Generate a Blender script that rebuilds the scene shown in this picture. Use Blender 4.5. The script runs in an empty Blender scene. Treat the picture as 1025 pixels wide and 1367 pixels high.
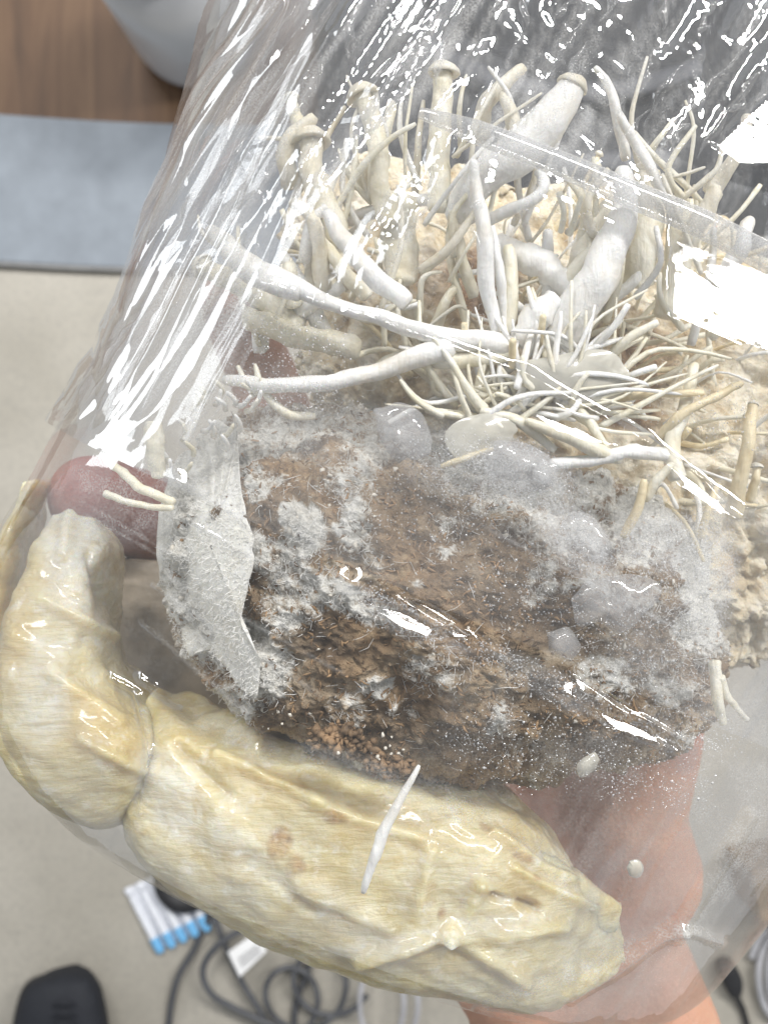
import bpy, bmesh, math, random
import numpy as np
from mathutils import Vector, Matrix
from mathutils.bvhtree import BVHTree

SC = bpy.context.scene
COL = SC.collection
random.seed(7)
RNG = np.random.default_rng(11)

# ------------------------------------------------------------------ camera
CAM_H = 1.35                       # metres above the floor, looking straight down
HALF = math.radians(21.0)
FPX = 512.5 / math.tan(HALF)       # focal length in photograph pixels
cam_d = bpy.data.cameras.new('camera')
cam = bpy.data.objects.new('camera', cam_d)
COL.objects.link(cam)
cam.location = (0, 0, CAM_H)
cam.rotation_euler = (0, 0, 0)
cam_d.sensor_fit = 'HORIZONTAL'
cam_d.sensor_width = 36.0
cam_d.lens = 18.0 / math.tan(HALF)
cam_d.clip_start = 0.01
cam_d.clip_end = 50
cam_d.dof.use_dof = True
cam_d.dof.focus_distance = 0.168
cam_d.dof.aperture_fstop = 36.0
SC.camera = cam

# ------------------------------------------------------------------ light of the room
world = bpy.data.worlds.new('World')
SC.world = world
world.use_nodes = True
bg = world.node_tree.nodes['Background']
bg.inputs[0].default_value = (0.87, 0.90, 0.94, 1)
bg.inputs[1].default_value = 0.34
LAMPS = [(0.75, 1.35), (-0.85, 1.75), (1.85, 0.80)]
LAMP_Z = 2.6
LAMP_RADIANCE = 50.0
for lx, ly in LAMPS:
    ld = bpy.data.lights.new('ceiling_lamp', 'AREA')
    ld.shape = 'RECTANGLE'
    ld.size, ld.size_y = 0.95, 0.28
    ld.energy = LAMP_RADIANCE * math.pi * 0.95 * 0.28
    ld.color = (1.0, 0.985, 0.96)
    lo = bpy.data.objects.new('ceiling_lamp', ld)
    lo.location = (lx, ly, LAMP_Z)
    COL.objects.link(lo)
wd_ = bpy.data.lights.new('window_light', 'AREA')
wd_.shape = 'RECTANGLE'; wd_.size, wd_.size_y = 1.2, 1.2
wd_.energy = 1.9 * math.pi * 1.44
wd_.color = (0.93, 0.97, 1.0)
wo = bpy.data.objects.new('window_light', wd_)
wo.location = (-2.7, 1.5, 2.1)
wo.rotation_euler = (Vector((0, 0, 1.1)) - Vector(wo.location)).to_track_quat('-Z', 'Y').to_euler()
COL.objects.link(wo)
SC.view_settings.view_transform = 'Standard'
SC.view_settings.look = 'None'
SC.view_settings.exposure = 0.42
SC.view_settings.gamma = 1.0
SC.cycles.use_denoising = True
SC.cycles.use_adaptive_sampling = True
SC.cycles.adaptive_threshold = 0.02
SC.cycles.max_bounces = 7
SC.cycles.diffuse_bounces = 3
SC.cycles.glossy_bounces = 3
SC.cycles.transparent_max_bounces = 20
SC.cycles.caustics_reflective = False
SC.cycles.caustics_refractive = False

# ------------------------------------------------------------------ helpers
def P(px, py, d):
    """photo pixel at distance d below the camera -> world point"""
    return np.array([(px - 512.5) / FPX * d, -(py - 683.5) / FPX * d, CAM_H - d])

def F(px, py, z=0.0):
    return P(px, py, CAM_H - z)

def proj(V):
    d = CAM_H - V[..., 2]
    return 512.5 + V[..., 0] / d * FPX, 683.5 - V[..., 1] / d * FPX

def sstep(a, b, x):
    t = np.clip((x - a) / (b - a), 0, 1)
    return t * t * (3 - 2 * t)

def _hash(ix, iy, iz, seed):
    n = (ix.astype(np.int64) * 374761393 + iy.astype(np.int64) * 668265263 + iz.astype(np.int64) * 2147483647 + seed * 1274126177) & 0x7fffffff
    n = ((n ^ (n >> 13)) * 1274126177) & 0x7fffffff
    n = ((n ^ (n >> 15)) * 974634777) & 0x7fffffff
    return ((n ^ (n >> 16)) & 0xffff) / 65535.0

def vnoise(x, y, z=None, seed=0):
    """smooth value noise, -1..1"""
    if z is None: z = np.zeros_like(x)
    ix, iy, iz = np.floor(x), np.floor(y), np.floor(z)
    fx, fy, fz = x - ix, y - iy, z - iz
    fx, fy, fz = [f * f * f * (f * (f * 6 - 15) + 10) for f in (fx, fy, fz)]
    r = 0
    for a in (0, 1):
        for b in (0, 1):
            for c in (0, 1):
                w = (fx if a else 1 - fx) * (fy if b else 1 - fy) * (fz if c else 1 - fz)
                r = r + w * _hash(ix + a, iy + b, iz + c, seed)
    return r * 2 - 1

def fbm(x, y, z=None, octv=4, seed=0, gain=0.5):
    s, a, n = 0, 1.0, 0
    for k in range(octv):
        f = 2.03 ** k
        s = s + a * vnoise(x * f + 13.1 * k, y * f + 7.7 * k, None if z is None else z * f, seed + k)
        n += a
        a *= gain
    return s / n

def facet(x, y, seed=0):
    """piecewise linear noise on a triangle lattice: flat facets with sharp creases, -1..1"""
    s = (x + y) * 0.36602540378
    i, j = np.floor(x + s), np.floor(y + s)
    u, v = x + s - i, y + s - j
    z = np.zeros_like(i)
    h00 = _hash(i, j, z, seed); h11 = _hash(i + 1, j + 1, z, seed)
    h10 = _hash(i + 1, j, z, seed); h01 = _hash(i, j + 1, z, seed)
    low = u > v
    r = np.where(low, h00 + (h10 - h00) * u + (h11 - h10) * v, h00 + (h01 - h00) * v + (h11 - h01) * u)
    return r * 2 - 1

def catmull(A, t):
    """A (n,k) control rows, t array in 0..n-1"""
    A = np.asarray(A, float)
    n = len(A)
    i = np.clip(np.floor(t).astype(int), 0, n - 2)
    u = (t - i)[:, None]
    p = lambda k: A[np.clip(k, 0, n - 1)]
    p0, p1, p2, p3 = p(i - 1), p(i), p(i + 1), p(i + 2)
    return 0.5 * (2 * p1 + (p2 - p0) * u + (2 * p0 - 5 * p1 + 4 * p2 - p3) * u ** 2 + (3 * p1 - p0 - 3 * p2 + p3) * u ** 3)

def blobs(X, Y, lst):
    """soft painted shapes: (x, y, rx, ry, angle, value) -> max"""
    r = np.zeros_like(X)
    for (x, y, rx, ry, ang, val) in lst:
        a = math.radians(ang)
        dx, dy = X - x, Y - y
        u = (dx * math.cos(a) + dy * math.sin(a)) / rx
        v = (-dx * math.sin(a) + dy * math.cos(a)) / ry
        q = np.sqrt(u * u + v * v)
        r = np.maximum(r, val * (1 - sstep(0.45, 1.15, q)))
    return r

def seg_dist(X, Y, x0, y0, x1, y1):
    dx, dy = x1 - x0, y1 - y0
    L2 = dx * dx + dy * dy
    t = ((X - x0) * dx + (Y - y0) * dy) / L2
    tc = np.clip(t, 0, 1)
    sgn = np.sign((X - x0) * dy - (Y - y0) * dx)
    return np.hypot(X - x0 - tc * dx, Y - y0 - tc * dy), t, sgn

def normals_of(V, wrap=True):
    du = np.gradient(V, axis=0)
    if wrap:
        dv = (np.roll(V, -1, 1) - np.roll(V, 1, 1))
    else:
        dv = np.gradient(V, axis=1)
    N = np.cross(du, dv)
    N /= np.linalg.norm(N, axis=2, keepdims=True) + 1e-12
    return N

def grid_faces(ns, nt, wrap=True):
    i = np.arange(ns - 1)[:, None]
    j = np.arange(nt if wrap else nt - 1)[None, :]
    j2 = (j + 1) % nt
    a = i * nt + j; b = i * nt + j2; c = (i + 1) * nt + j2; d = (i + 1) * nt + j
    return np.stack([a, b, c, d], -1).reshape(-1, 4)

def mesh_fast(name, V, Fc, smooth=True):
    V = np.asarray(V, np.float32).reshape(-1, 3)
    Fc = np.asarray(Fc, np.int32)
    k = Fc.shape[1]
    me = bpy.data.meshes.new(name)
    me.vertices.add(len(V)); me.vertices.foreach_set('co', V.ravel())
    me.loops.add(Fc.size); me.loops.foreach_set('vertex_index', Fc.ravel())
    me.polygons.add(len(Fc))
    me.polygons.foreach_set('loop_start', np.arange(0, Fc.size, k, dtype=np.int32))
    me.polygons.foreach_set('use_smooth', np.full(len(Fc), smooth))
    me.update(calc_edges=True)
    me.validate()
    return me

def link(name, me, material=None, parent=None):
    o = bpy.data.objects.new(name, me)
    COL.objects.link(o)
    if material is not None and me is not None:
        me.materials.clear(); me.materials.append(material)
    if parent is not None: o.parent = parent
    return o

def attr(me, name, vals):
    a = me.attributes.new(name, 'FLOAT', 'POINT')
    a.data.foreach_set('value', np.asarray(vals, np.float32).ravel())

def thing(name, label, cat, group=None):
    o = bpy.data.objects.new(name, None)
    COL.objects.link(o)
    o['label'] = label; o['category'] = cat
    if group: o['group'] = group
    return o

def tag(o, label, cat, group=None):
    o['label'] = label; o['category'] = cat
    if group: o['group'] = group
    return o

def struct(o):
    o['kind'] = 'structure'
    return o

def ring_surface(rings, ns, nt, power=1.0, front_share=0.5):
    """rings: (Lx,Ly,Rx,Ry,d,front_thickness,back_thickness,bow_px) -> V (ns,nt,3)"""
    A = catmull(rings, np.linspace(0, len(rings) - 1, ns))
    nf = int(nt * front_share)
    th = np.concatenate([np.linspace(0, math.pi, nf, endpoint=False), np.linspace(math.pi, 2 * math.pi, nt - nf, endpoint=False)])
    c, s = np.cos(th), np.sin(th)
    cp = np.sign(c) * np.abs(c) ** power
    sp = np.sign(s) * np.abs(s) ** power
    d = A[:, 4:5]
    Lw = np.stack([(A[:, 0:1] - 512.5) / FPX * d, -(A[:, 1:2] - 683.5) / FPX * d], -1)
    Rw = np.stack([(A[:, 2:3] - 512.5) / FPX * d, -(A[:, 3:4] - 683.5) / FPX * d], -1)
    C, H = (Lw + Rw) / 2, (Rw - Lw) / 2
    perp = np.stack([-H[..., 1], H[..., 0]], -1)
    perp /= np.linalg.norm(perp, axis=2, keepdims=True) + 1e-9
    bow = (A[:, 7:8] / FPX * d) * (np.abs(sp)[None, :] ** 2)
    XY = C + H * cp[None, :, None] - perp * bow[..., None]
    Z = CAM_H - d + np.where(sp[None, :] > 0, A[:, 5:6], A[:, 6:7]) * sp[None, :]
    return np.concatenate([XY, Z[..., None]], 2)

def close_caps(V):
    """collapse the first and last ring so that the tube is closed"""
    V = V.copy()
    V[0] = V[0].mean(0); V[-1] = V[-1].mean(0)
    return V

def tube(pts, radii, nt=10, wob=0.0, seed=0, flat=None):
    """swept tube through 3D points; radii per point; returns V (n,nt,3)"""
    pts = np.asarray(pts, float)
    n = len(pts)
    T = np.gradient(pts, axis=0)
    T /= np.linalg.norm(T, axis=1, keepdims=True) + 1e-12
    up = np.array([0.0, 0.0, 1.0])
    A = np.cross(T, up)
    bad = np.linalg.norm(A, axis=1) < 1e-3
    A[bad] = np.cross(T[bad], np.array([1.0, 0, 0])) if bad.any() else A[bad]
    A /= np.linalg.norm(A, axis=1, keepdims=True)
    B = np.cross(A, T)
    th = np.linspace(0, 2 * math.pi, nt, endpoint=False)
    r = np.asarray(radii, float)[:, None] * np.ones((1, nt))
    if wob:
        r = r * (1 + wob * vnoise(np.arange(n)[:, None] * 0.45 + np.cos(th)[None] * 0.9, np.sin(th)[None] * 0.9 + 0 * r, np.full_like(r, seed * 3.3), seed))
    fl = 1.0 if flat is None else flat
    return pts[:, None, :] + (A[:, None, :] * np.cos(th)[None, :, None] + B[:, None, :] * np.sin(th)[None, :, None] * fl) * r[..., None]

def smooth_path(ctrl, n):
    return catmull(ctrl, np.linspace(0, len(ctrl) - 1, n))

def tube_mesh(name, V):
    V = np.concatenate([V[:1].mean(1, keepdims=True).repeat(V.shape[1], 1), V, V[-1:].mean(1, keepdims=True).repeat(V.shape[1], 1)], 0)
    return mesh_fast(name, V, grid_faces(V.shape[0], V.shape[1]))

# ------------------------------------------------------------------ materials
class NT:
    def __init__(s, name):
        s.m = bpy.data.materials.new(name); s.m.use_nodes = True
        s.t = s.m.node_tree; s.n = s.t.nodes; s.n.clear()
        s.out = s.n.new('ShaderNodeOutputMaterial')
    def node(s, typ, **kw):
        nd = s.n.new('ShaderNode' + typ)
        for k, v in kw.items():
            if k.startswith('i_'):
                key = k[2:]
                key = int(key) if key.isdigit() else key.replace('_', ' ')
                s.set(nd.inputs[key], v)
            else: setattr(nd, k, v)
        return nd
    def set(s, inp, v):
        if isinstance(v, bpy.types.NodeSocket): s.t.links.new(v, inp)
        elif isinstance(v, tuple) and len(v) == 3 and inp.type == 'RGBA': inp.default_value = (*v, 1)
        else: inp.default_value = v
    def pos(s): return s.node('NewGeometry').outputs['Position']
    def noise(s, scale, detail=4, rough=0.55, dist=0.0, vec=None):
        return s.node('TexNoise', i_Vector=vec or s.pos(), i_Scale=scale, i_Detail=detail, i_Roughness=rough, i_Distortion=dist).outputs['Fac']
    def stretched(s, scale, rotz=0.0):
        return s.node('Mapping', i_Vector=s.pos(), i_Scale=scale, i_Rotation=(0, 0, rotz)).outputs[0]
    def ramp(s, fac, stops):
        nd = s.node('ValToRGB', i_Fac=fac)
        cr = nd.color_ramp
        while len(cr.elements) < len(stops): cr.elements.new(0.5)
        for e, (p, c) in zip(cr.elements, stops):
            e.position = p; e.color = (*c, 1) if isinstance(c, tuple) else (c, c, c, 1)
        return nd.outputs[0]
    def mix(s, fac, a, b, typ='MIX'):
        nd = s.node('Mix', data_type='RGBA', blend_type=typ)
        s.set(nd.inputs[0], fac); s.set(nd.inputs[6], a); s.set(nd.inputs[7], b)
        return nd.outputs[2]
    def math(s, op, a, b=0.5, clamp=False):
        nd = s.node('Math', operation=op, use_clamp=clamp)
        s.set(nd.inputs[0], a); s.set(nd.inputs[1], b)
        return nd.outputs[0]
    def attr(s, name): return s.node('Attribute', attribute_name=name).outputs['Fac']
    def bump(s, h, strength=0.3, dist=0.001):
        return s.node('Bump', i_Height=h, i_Strength=strength, i_Distance=dist).outputs[0]
    def pbsdf(s, **kw): return s.node('BsdfPrincipled', **kw)
    def done(s, sock):
        s.t.links.new(sock, s.out.inputs['Surface']); return s.m

def simple(name, col, rough=0.5, var=0.12, scale=60.0, bump=0.15, bd=0.0006, sub=0.0, metallic=0.0):
    t = NT(name)
    n = t.noise(scale, 5)
    c = t.mix(t.ramp(n, [(0.3, 0.0), (0.7, 1.0)]), tuple(x * (1 - var) for x in col), tuple(min(1, x * (1 + var)) for x in col))
    b = t.pbsdf(i_Base_Color=c, i_Roughness=rough, i_Metallic=metallic, i_Normal=t.bump(n, bump, bd))
    if sub:
        b.inputs['Subsurface Weight'].default_value = sub
        b.inputs['Subsurface Radius'].default_value = (1, 0.7, 0.4)
        b.inputs['Subsurface Scale'].default_value = 0.002
    return t.done(b.outputs[0])

def m_floor():
    t = NT('linoleum')
    n1 = t.noise(5.0, 5); n2 = t.noise(140.0, 3)
    c = t.mix(t.ramp(n1, [(0.35, 0.0), (0.68, 1.0)]), (0.335, 0.312, 0.265), (0.425, 0.398, 0.345))
    c = t.mix(t.math('MULTIPLY', t.ramp(n2, [(0.45, 0.0), (0.7, 1.0)]), 0.35), c, (0.24, 0.23, 0.21))
    n3 = t.noise(22.0, 7, 0.7, 1.2)
    c = t.mix(t.ramp(n3, [(0.56, 0.0), (0.74, 0.35)]), c, (0.22, 0.21, 0.19))
    b = t.pbsdf(i_Base_Color=c, i_Roughness=0.55, i_Normal=t.bump(n2, 0.12, 0.001))
    return t.done(b.outputs[0])

def m_wood():
    t = NT('wood')
    v = t.stretched((26, 2.2, 1), math.radians(-28))
    n = t.node('TexNoise', i_Vector=v, i_Scale=1.0, i_Detail=6, i_Roughness=0.62, i_Distortion=0.9).outputs['Fac']
    n2 = t.node('TexNoise', i_Vector=t.stretched((120, 5, 1), math.radians(-28)), i_Scale=1.0, i_Detail=4).outputs['Fac']
    c = t.ramp(n, [(0.3, (0.062, 0.030, 0.013)), (0.5, (0.112, 0.058, 0.027)), (0.72, (0.175, 0.100, 0.050))])
    c = t.mix(t.math('MULTIPLY', n2, 0.35), c, (0.10, 0.055, 0.03))
    b = t.pbsdf(i_Base_Color=c, i_Roughness=0.6, i_Normal=t.bump(n2, 0.1, 0.0006))
    return t.done(b.outputs[0])

def m_film(name, base_haze, rough, boost=1.0, bump_s=0.06):
    """thin clear plastic: sees through, mirrors at the surface, milky where fogged or where crease sheen is painted in"""
    t = NT(name)
    fog = t.attr('fog')
    nor = t.bump(t.noise(260.0, 3), bump_s, 0.0003)
    fr = t.node('Fresnel', i_IOR=1.5, i_Normal=nor).outputs[0]
    gl = t.math('MINIMUM', t.math('MULTIPLY', fr, 1.5 * boost), 0.32)
    clear = t.node('BsdfTransparent', i_Color=(0.99, 0.99, 0.993)).outputs[0]
    gloss = t.node('BsdfGlossy', i_Color=(1, 1, 1), i_Roughness=rough, i_Normal=nor).outputs[0]
    ms = t.node('MixShader'); t.set(ms.inputs[0], gl); t.set(ms.inputs[1], clear); t.set(ms.inputs[2], gloss)
    dif = t.node('BsdfDiffuse', i_Color=(0.86, 0.87, 0.88)).outputs[0]
    trl = t.node('BsdfTranslucent', i_Color=(0.86, 0.87, 0.88)).outputs[0]
    md = t.node('MixShader'); md.inputs[0].default_value = 0.5; t.set(md.inputs[1], dif); t.set(md.inputs[2], trl)
    spk = t.noise(3000.0, 2)
    f = t.math('MULTIPLY', fog, t.ramp(spk, [(0.36, 0.30), (0.62, 1.0)]))
    f = t.math('ADD', f, base_haze, True)
    mf = t.node('MixShader'); t.set(mf.inputs[0], f); t.set(mf.inputs[1], ms.outputs[0]); t.set(mf.inputs[2], md.outputs[0])
    return t.done(mf.outputs[0])

def m_block():
    t = NT('mouldy_substrate')
    coat = t.attr('coat'); warm = t.attr('warm'); dark = t.attr('dark')
    n1 = t.noise(95.0, 8, 0.66, 0.6); n2 = t.noise(420.0, 6, 0.7); n3 = t.noise(1500.0, 3)
    brown = t.ramp(n1, [(0.30, (0.075, 0.052, 0.033)), (0.43, (0.22, 0.150, 0.088)), (0.55, (0.38, 0.285, 0.18)), (0.68, (0.58, 0.50, 0.39))])
    brown = t.mix(warm, brown, t.ramp(n2, [(0.3, (0.11, 0.065, 0.03)), (0.52, (0.34, 0.22, 0.115)), (0.72, (0.60, 0.46, 0.28))]))
    brown = t.mix(t.math('MULTIPLY', dark, 0.6), brown, (0.035, 0.026, 0.020))
    white = t.ramp(n2, [(0.25, (0.45, 0.42, 0.37)), (0.5, (0.68, 0.665, 0.61)), (0.75, (0.82, 0.81, 0.78))])
    k = t.math('ADD', coat, t.math('MULTIPLY', t.math('SUBTRACT', n2, 0.5), 1.5))
    k = t.math('ADD', k, t.math('MULTIPLY', t.math('SUBTRACT', n1, 0.5), 0.9))
    k = t.ramp(k, [(0.34, 0.0), (0.62, 1.0)])
    c = t.mix(k, brown, white)
    h = t.math('ADD', n2, t.math('MULTIPLY', n3, 0.5))
    b = t.pbsdf(i_Base_Color=c, i_Roughness=0.62, i_Normal=t.bump(h, 0.9, 0.0012))
    b.inputs['Specular IOR Level'].default_value = 0.35
    return t.done(b.outputs[0])

def m_bed():
    t = NT('cream_mycelium')
    n1 = t.noise(110.0, 7, 0.65, 0.8); n2 = t.noise(520.0, 5, 0.65)
    warm = t.attr('warm')
    c = t.ramp(n1, [(0.28, (0.36, 0.25, 0.14)), (0.42, (0.64, 0.53, 0.35)), (0.55, (0.78, 0.71, 0.56)), (0.75, (0.84, 0.81, 0.74))])
    c = t.mix(warm, c, t.ramp(n2, [(0.3, (0.10, 0.05, 0.022)), (0.5, (0.32, 0.19, 0.09)), (0.72, (0.55, 0.42, 0.27))]))
    b = t.pbsdf(i_Base_Color=c, i_Roughness=0.55, i_Normal=t.bump(t.math('ADD', n1, n2), 0.8, 0.0012))
    b.inputs['Subsurface Weight'].default_value = 0.15
    b.inputs['Subsurface Radius'].default_value = (1, 0.7, 0.4)
    b.inputs['Subsurface Scale'].default_value = 0.002
    return t.done(b.outputs[0])

def m_pale():
    t = NT('pale_wet_tissue')
    v = t.stretched((80, 620, 260), math.radians(30))
    nf = t.node('TexNoise', i_Vector=v, i_Scale=1.0, i_Detail=5, i_Roughness=0.6, i_Distortion=0.5).outputs['Fac']
    n1 = t.noise(70.0, 6, 0.6, 0.7); n2 = t.noise(600.0, 3)
    pore = t.ramp(t.node('TexVoronoi', i_Vector=t.pos(), i_Scale=520.0).outputs['Distance'], [(0.0, 0.0), (0.35, 1.0)])
    yel = t.attr('yellow'); whi = t.attr('white'); brn = t.attr('brown')
    c = t.ramp(n1, [(0.28, (0.50, 0.39, 0.16)), (0.45, (0.60, 0.52, 0.29)), (0.60, (0.66, 0.61, 0.42)), (0.78, (0.72, 0.70, 0.58))])
    c = t.mix(t.math('MULTIPLY', yel, 0.75), c, (0.56, 0.43, 0.20))
    c = t.mix(t.math('MULTIPLY', whi, 0.8), c, (0.74, 0.74, 0.69))
    c = t.mix(t.math('MULTIPLY', t.ramp(nf, [(0.42, 0.0), (0.7, 1.0)]), 0.45), c, (0.58, 0.47, 0.25))
    kb = t.math('ADD', brn, t.math('MULTIPLY', t.math('SUBTRACT', t.noise(380.0, 5, 0.6), 0.5), 1.2))
    c = t.mix(t.ramp(kb, [(0.25, 0.0), (1.0, 0.9)]), c, t.ramp(n2, [(0.35, (0.20, 0.09, 0.03)), (0.65, (0.48, 0.29, 0.13))]))
    c = t.mix(t.ramp(t.noise(160.0, 6, 0.65, 0.9), [(0.5, 0.0), (0.72, 0.55)]), c, (0.50, 0.38, 0.17))
    c = t.mix(t.ramp(t.noise(230.0, 5, 0.6), [(0.56, 0.0), (0.74, 0.7)]), c, (0.80, 0.79, 0.72))
    b = t.pbsdf(i_Base_Color=c, i_Roughness=t.ramp(n1, [(0.3, 0.26), (0.7, 0.45)]), i_Normal=t.bump(t.math('ADD', t.math('MULTIPLY', nf, 1.2), t.math('ADD', t.math('MULTIPLY', n2, 0.5), t.math('MULTIPLY', pore, 0.25))), 0.6, 0.0012))
    b.inputs['Subsurface Weight'].default_value = 0.85
    b.inputs['Subsurface Radius'].default_value = (1, 0.75, 0.4)
    b.inputs['Subsurface Scale'].default_value = 0.006
    b.inputs['Coat Weight'].default_value = 0.6
    b.inputs['Coat Roughness'].default_value = 0.12
    return t.done(b.outputs[0])

def m_stem(name, a, bcol, alpha=1.0):
    t = NT(name)
    n = t.noise(260.0, 5, 0.6, 0.4)
    nf = t.node('TexNoise', i_Vector=t.stretched((1500, 200, 600), math.radians(-20)), i_Scale=1.0, i_Detail=3).outputs['Fac']
    c = t.mix(t.ramp(n, [(0.35, 0.0), (0.65, 1.0)]), a, bcol)
    c = t.mix(t.ramp(t.noise(75.0, 4, 0.6), [(0.52, 0.0), (0.75, 0.35)]), c, (0.66, 0.52, 0.28))
    b = t.pbsdf(i_Base_Color=c, i_Roughness=0.42, i_Alpha=alpha, i_Normal=t.bump(t.math('ADD', t.math('MULTIPLY', nf, 0.4), n), 0.55, 0.0009))
    b.inputs['Subsurface Weight'].default_value = 0.15
    b.inputs['Subsurface Radius'].default_value = (1, 0.8, 0.55)
    b.inputs['Subsurface Scale'].default_value = 0.002
    return t.done(b.outputs[0])

def m_gel(name, col, fac, rough=0.08):
    t = NT(name)
    n = t.noise(300.0, 3)
    tr = t.node('BsdfTransparent', i_Color=(0.97, 0.97, 0.97)).outputs[0]
    b = t.pbsdf(i_Base_Color=col, i_Roughness=rough, i_Normal=t.bump(n, 0.15, 0.0005))
    m = t.node('MixShader'); t.set(m.inputs[0], t.math('MULTIPLY', t.ramp(n, [(0.3, 0.75), (0.7, 1.0)]), fac)); t.set(m.inputs[1], tr); t.set(m.inputs[2], b.outputs[0])
    g = t.node('BsdfGlossy', i_Roughness=0.04).outputs[0]
    fr = t.math('MULTIPLY', t.node('Fresnel', i_IOR=1.4).outputs[0], 2.0, True)
    m2 = t.node('MixShader'); t.set(m2.inputs[0], fr); t.set(m2.inputs[1], m.outputs[0]); t.set(m2.inputs[2], g)
    return t.done(m2.outputs[0])

def m_skin():
    t = NT('skin')
    n1 = t.noise(45.0, 4); n2 = t.noise(700.0, 4)
    v = t.node('TexVoronoi', i_Vector=t.pos(), i_Scale=900.0).outputs['Distance']
    red = t.attr('red')
    c = t.ramp(n1, [(0.3, (0.47, 0.245, 0.165)), (0.7, (0.57, 0.335, 0.235))])
    c = t.mix(red, c, (0.34, 0.10, 0.08))
    b = t.pbsdf(i_Base_Color=c, i_Roughness=0.5, i_Normal=t.bump(t.math('ADD', v, n2), 0.3, 0.0004))
    b.inputs['Subsurface Weight'].default_value = 0.25
    b.inputs['Subsurface Radius'].default_value = (1, 0.35, 0.2)
    b.inputs['Subsurface Scale'].default_value = 0.003
    return t.done(b.outputs[0])

M = {}
M['floor'] = m_floor(); M['wood'] = m_wood()
M['mat'] = simple('blue_grey_mat', (0.215, 0.242, 0.275), 0.65, 0.10, 30, 0.2, 0.001)
M['mat_edge'] = simple('edge_shadow_grey', (0.20, 0.20, 0.20), 0.6)  # grey of the painted shadow line below the mat
M['white_plastic'] = simple('white_plastic', (0.56, 0.57, 0.59), 0.22, 0.03, 20, 0.02)
M['black_rubber'] = simple('black_rubber', (0.018, 0.018, 0.02), 0.55, 0.3, 200)
M['black_cloth'] = simple('black_cloth', (0.012, 0.014, 0.02), 0.75, 0.4, 500, 0.5, 0.001)
M['grey_cable'] = simple('grey_cable', (0.075, 0.078, 0.085), 0.45, 0.15, 150)
M['pale_cable'] = simple('pale_cable', (0.38, 0.38, 0.40), 0.45, 0.1, 150)
M['dark_bag'] = simple('dark_fabric', (0.010, 0.011, 0.014), 0.7, 0.5, 90, 0.4, 0.002)
M['bag_trim'] = simple('grey_fabric', (0.07, 0.072, 0.08), 0.6, 0.3, 90, 0.4, 0.002)
M['cardboard'] = simple('brown_card', (0.22, 0.15, 0.08), 0.7, 0.2, 60)
M['paper'] = simple('white_paper', (0.80, 0.80, 0.80), 0.5, 0.03, 50)
M['ink'] = simple('grey_print', (0.22, 0.22, 0.23), 0.6)
M['vial'] = simple('milky_vial', (0.70, 0.72, 0.77), 0.25, 0.06, 80)
M['vial_blue'] = simple('blue_vial_end', (0.16, 0.42, 0.70), 0.25, 0.15, 80)
M['film'] = m_film('clear_film', 0.015, 0.03)
M['film2'] = m_film('crinkled_film', 0.008, 0.035, 1.15, 0.06)
M['rim'] = m_film('clear_rim', 0.10, 0.05, 1.6, 0.1)
M['block'] = m_block(); M['bed'] = m_bed(); M['pale'] = m_pale()
M['stem_white'] = m_stem('white_stem', (0.84, 0.82, 0.77), (0.92, 0.92, 0.90))
M['stem_cream'] = m_stem('cream_stem', (0.78, 0.72, 0.54), (0.88, 0.85, 0.74))
M['stem_tan'] = m_stem('tan_stem', (0.68, 0.56, 0.34), (0.84, 0.74, 0.52))
M['cap'] = m_stem('cream_cap', (0.72, 0.66, 0.52), (0.82, 0.79, 0.70))
M['fuzz'] = simple('white_fuzz', (0.88, 0.87, 0.84), 0.7, 0.08, 300)
M['crumb'] = simple('tan_crumb', (0.26, 0.165, 0.085), 0.7, 0.75, 160, 0.5)
M['crumb_dark'] = simple('dark_crumb', (0.20, 0.125, 0.065), 0.7, 0.7, 300, 0.5)
M['crumb_white'] = simple('pale_crumb', (0.66, 0.62, 0.54), 0.65, 0.2, 200, 0.5)
M['gel'] = m_gel('clear_gel', (0.88, 0.88, 0.88), 0.22)
M['gel_cream'] = m_gel('clouded_flap', (0.80, 0.77, 0.66), 0.62, 0.2)
M['drop'] = m_gel('water_bead', (0.90, 0.91, 0.93), 0.45, 0.05)
M['skin'] = m_skin()
M['skin_cream'] = m_stem('cream_skin', (0.86, 0.84, 0.76), (0.93, 0.92, 0.87), 0.86)
M['back_shade'] = simple('back_shade_brown', (0.44, 0.37, 0.28), 0.5, 0.35, 120, 0.4, 0.001)  # brown-grey for the painted shade in the hollow behind the film

# ------------------------------------------------------------------ the floor and what lies on it
def slab(name, poly, z0, z1, material, parent=None, bevel=0.0):
    bm = bmesh.new()
    vs = [bm.verts.new((*F(x, y, z1)[:2], z1)) for x, y in poly]
    f = bm.faces.new(vs)
    if f.normal.z < 0: f.normal_flip()
    if z1 - z0 > 1e-5:
        r = bmesh.ops.extrude_face_region(bm, geom=[f])
        for v in r['geom']:
            if isinstance(v, bmesh.types.BMVert): v.co.z = z0
    bmesh.ops.recalc_face_normals(bm, faces=bm.faces)
    if bevel > 0:
        bmesh.ops.bevel(bm, geom=list(bm.edges), offset=bevel, segments=2, affect='EDGES', profile=0.5)
    me = bpy.data.meshes.new(name); bm.to_mesh(me); bm.free()
    return link(name, me, material, parent)

bm = bmesh.new()
bmesh.ops.create_grid(bm, x_segments=4, y_segments=4, size=6.0)
me = bpy.data.meshes.new('floor'); bm.to_mesh(me); bm.free()
struct(link('floor', me, M['floor']))
wf = slab('wood_floor', [(-1500, -1500), (700, -1500), (700, 200), (-1500, 200)], 0.001, 0.004, M['wood'])
struct(wf)

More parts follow.
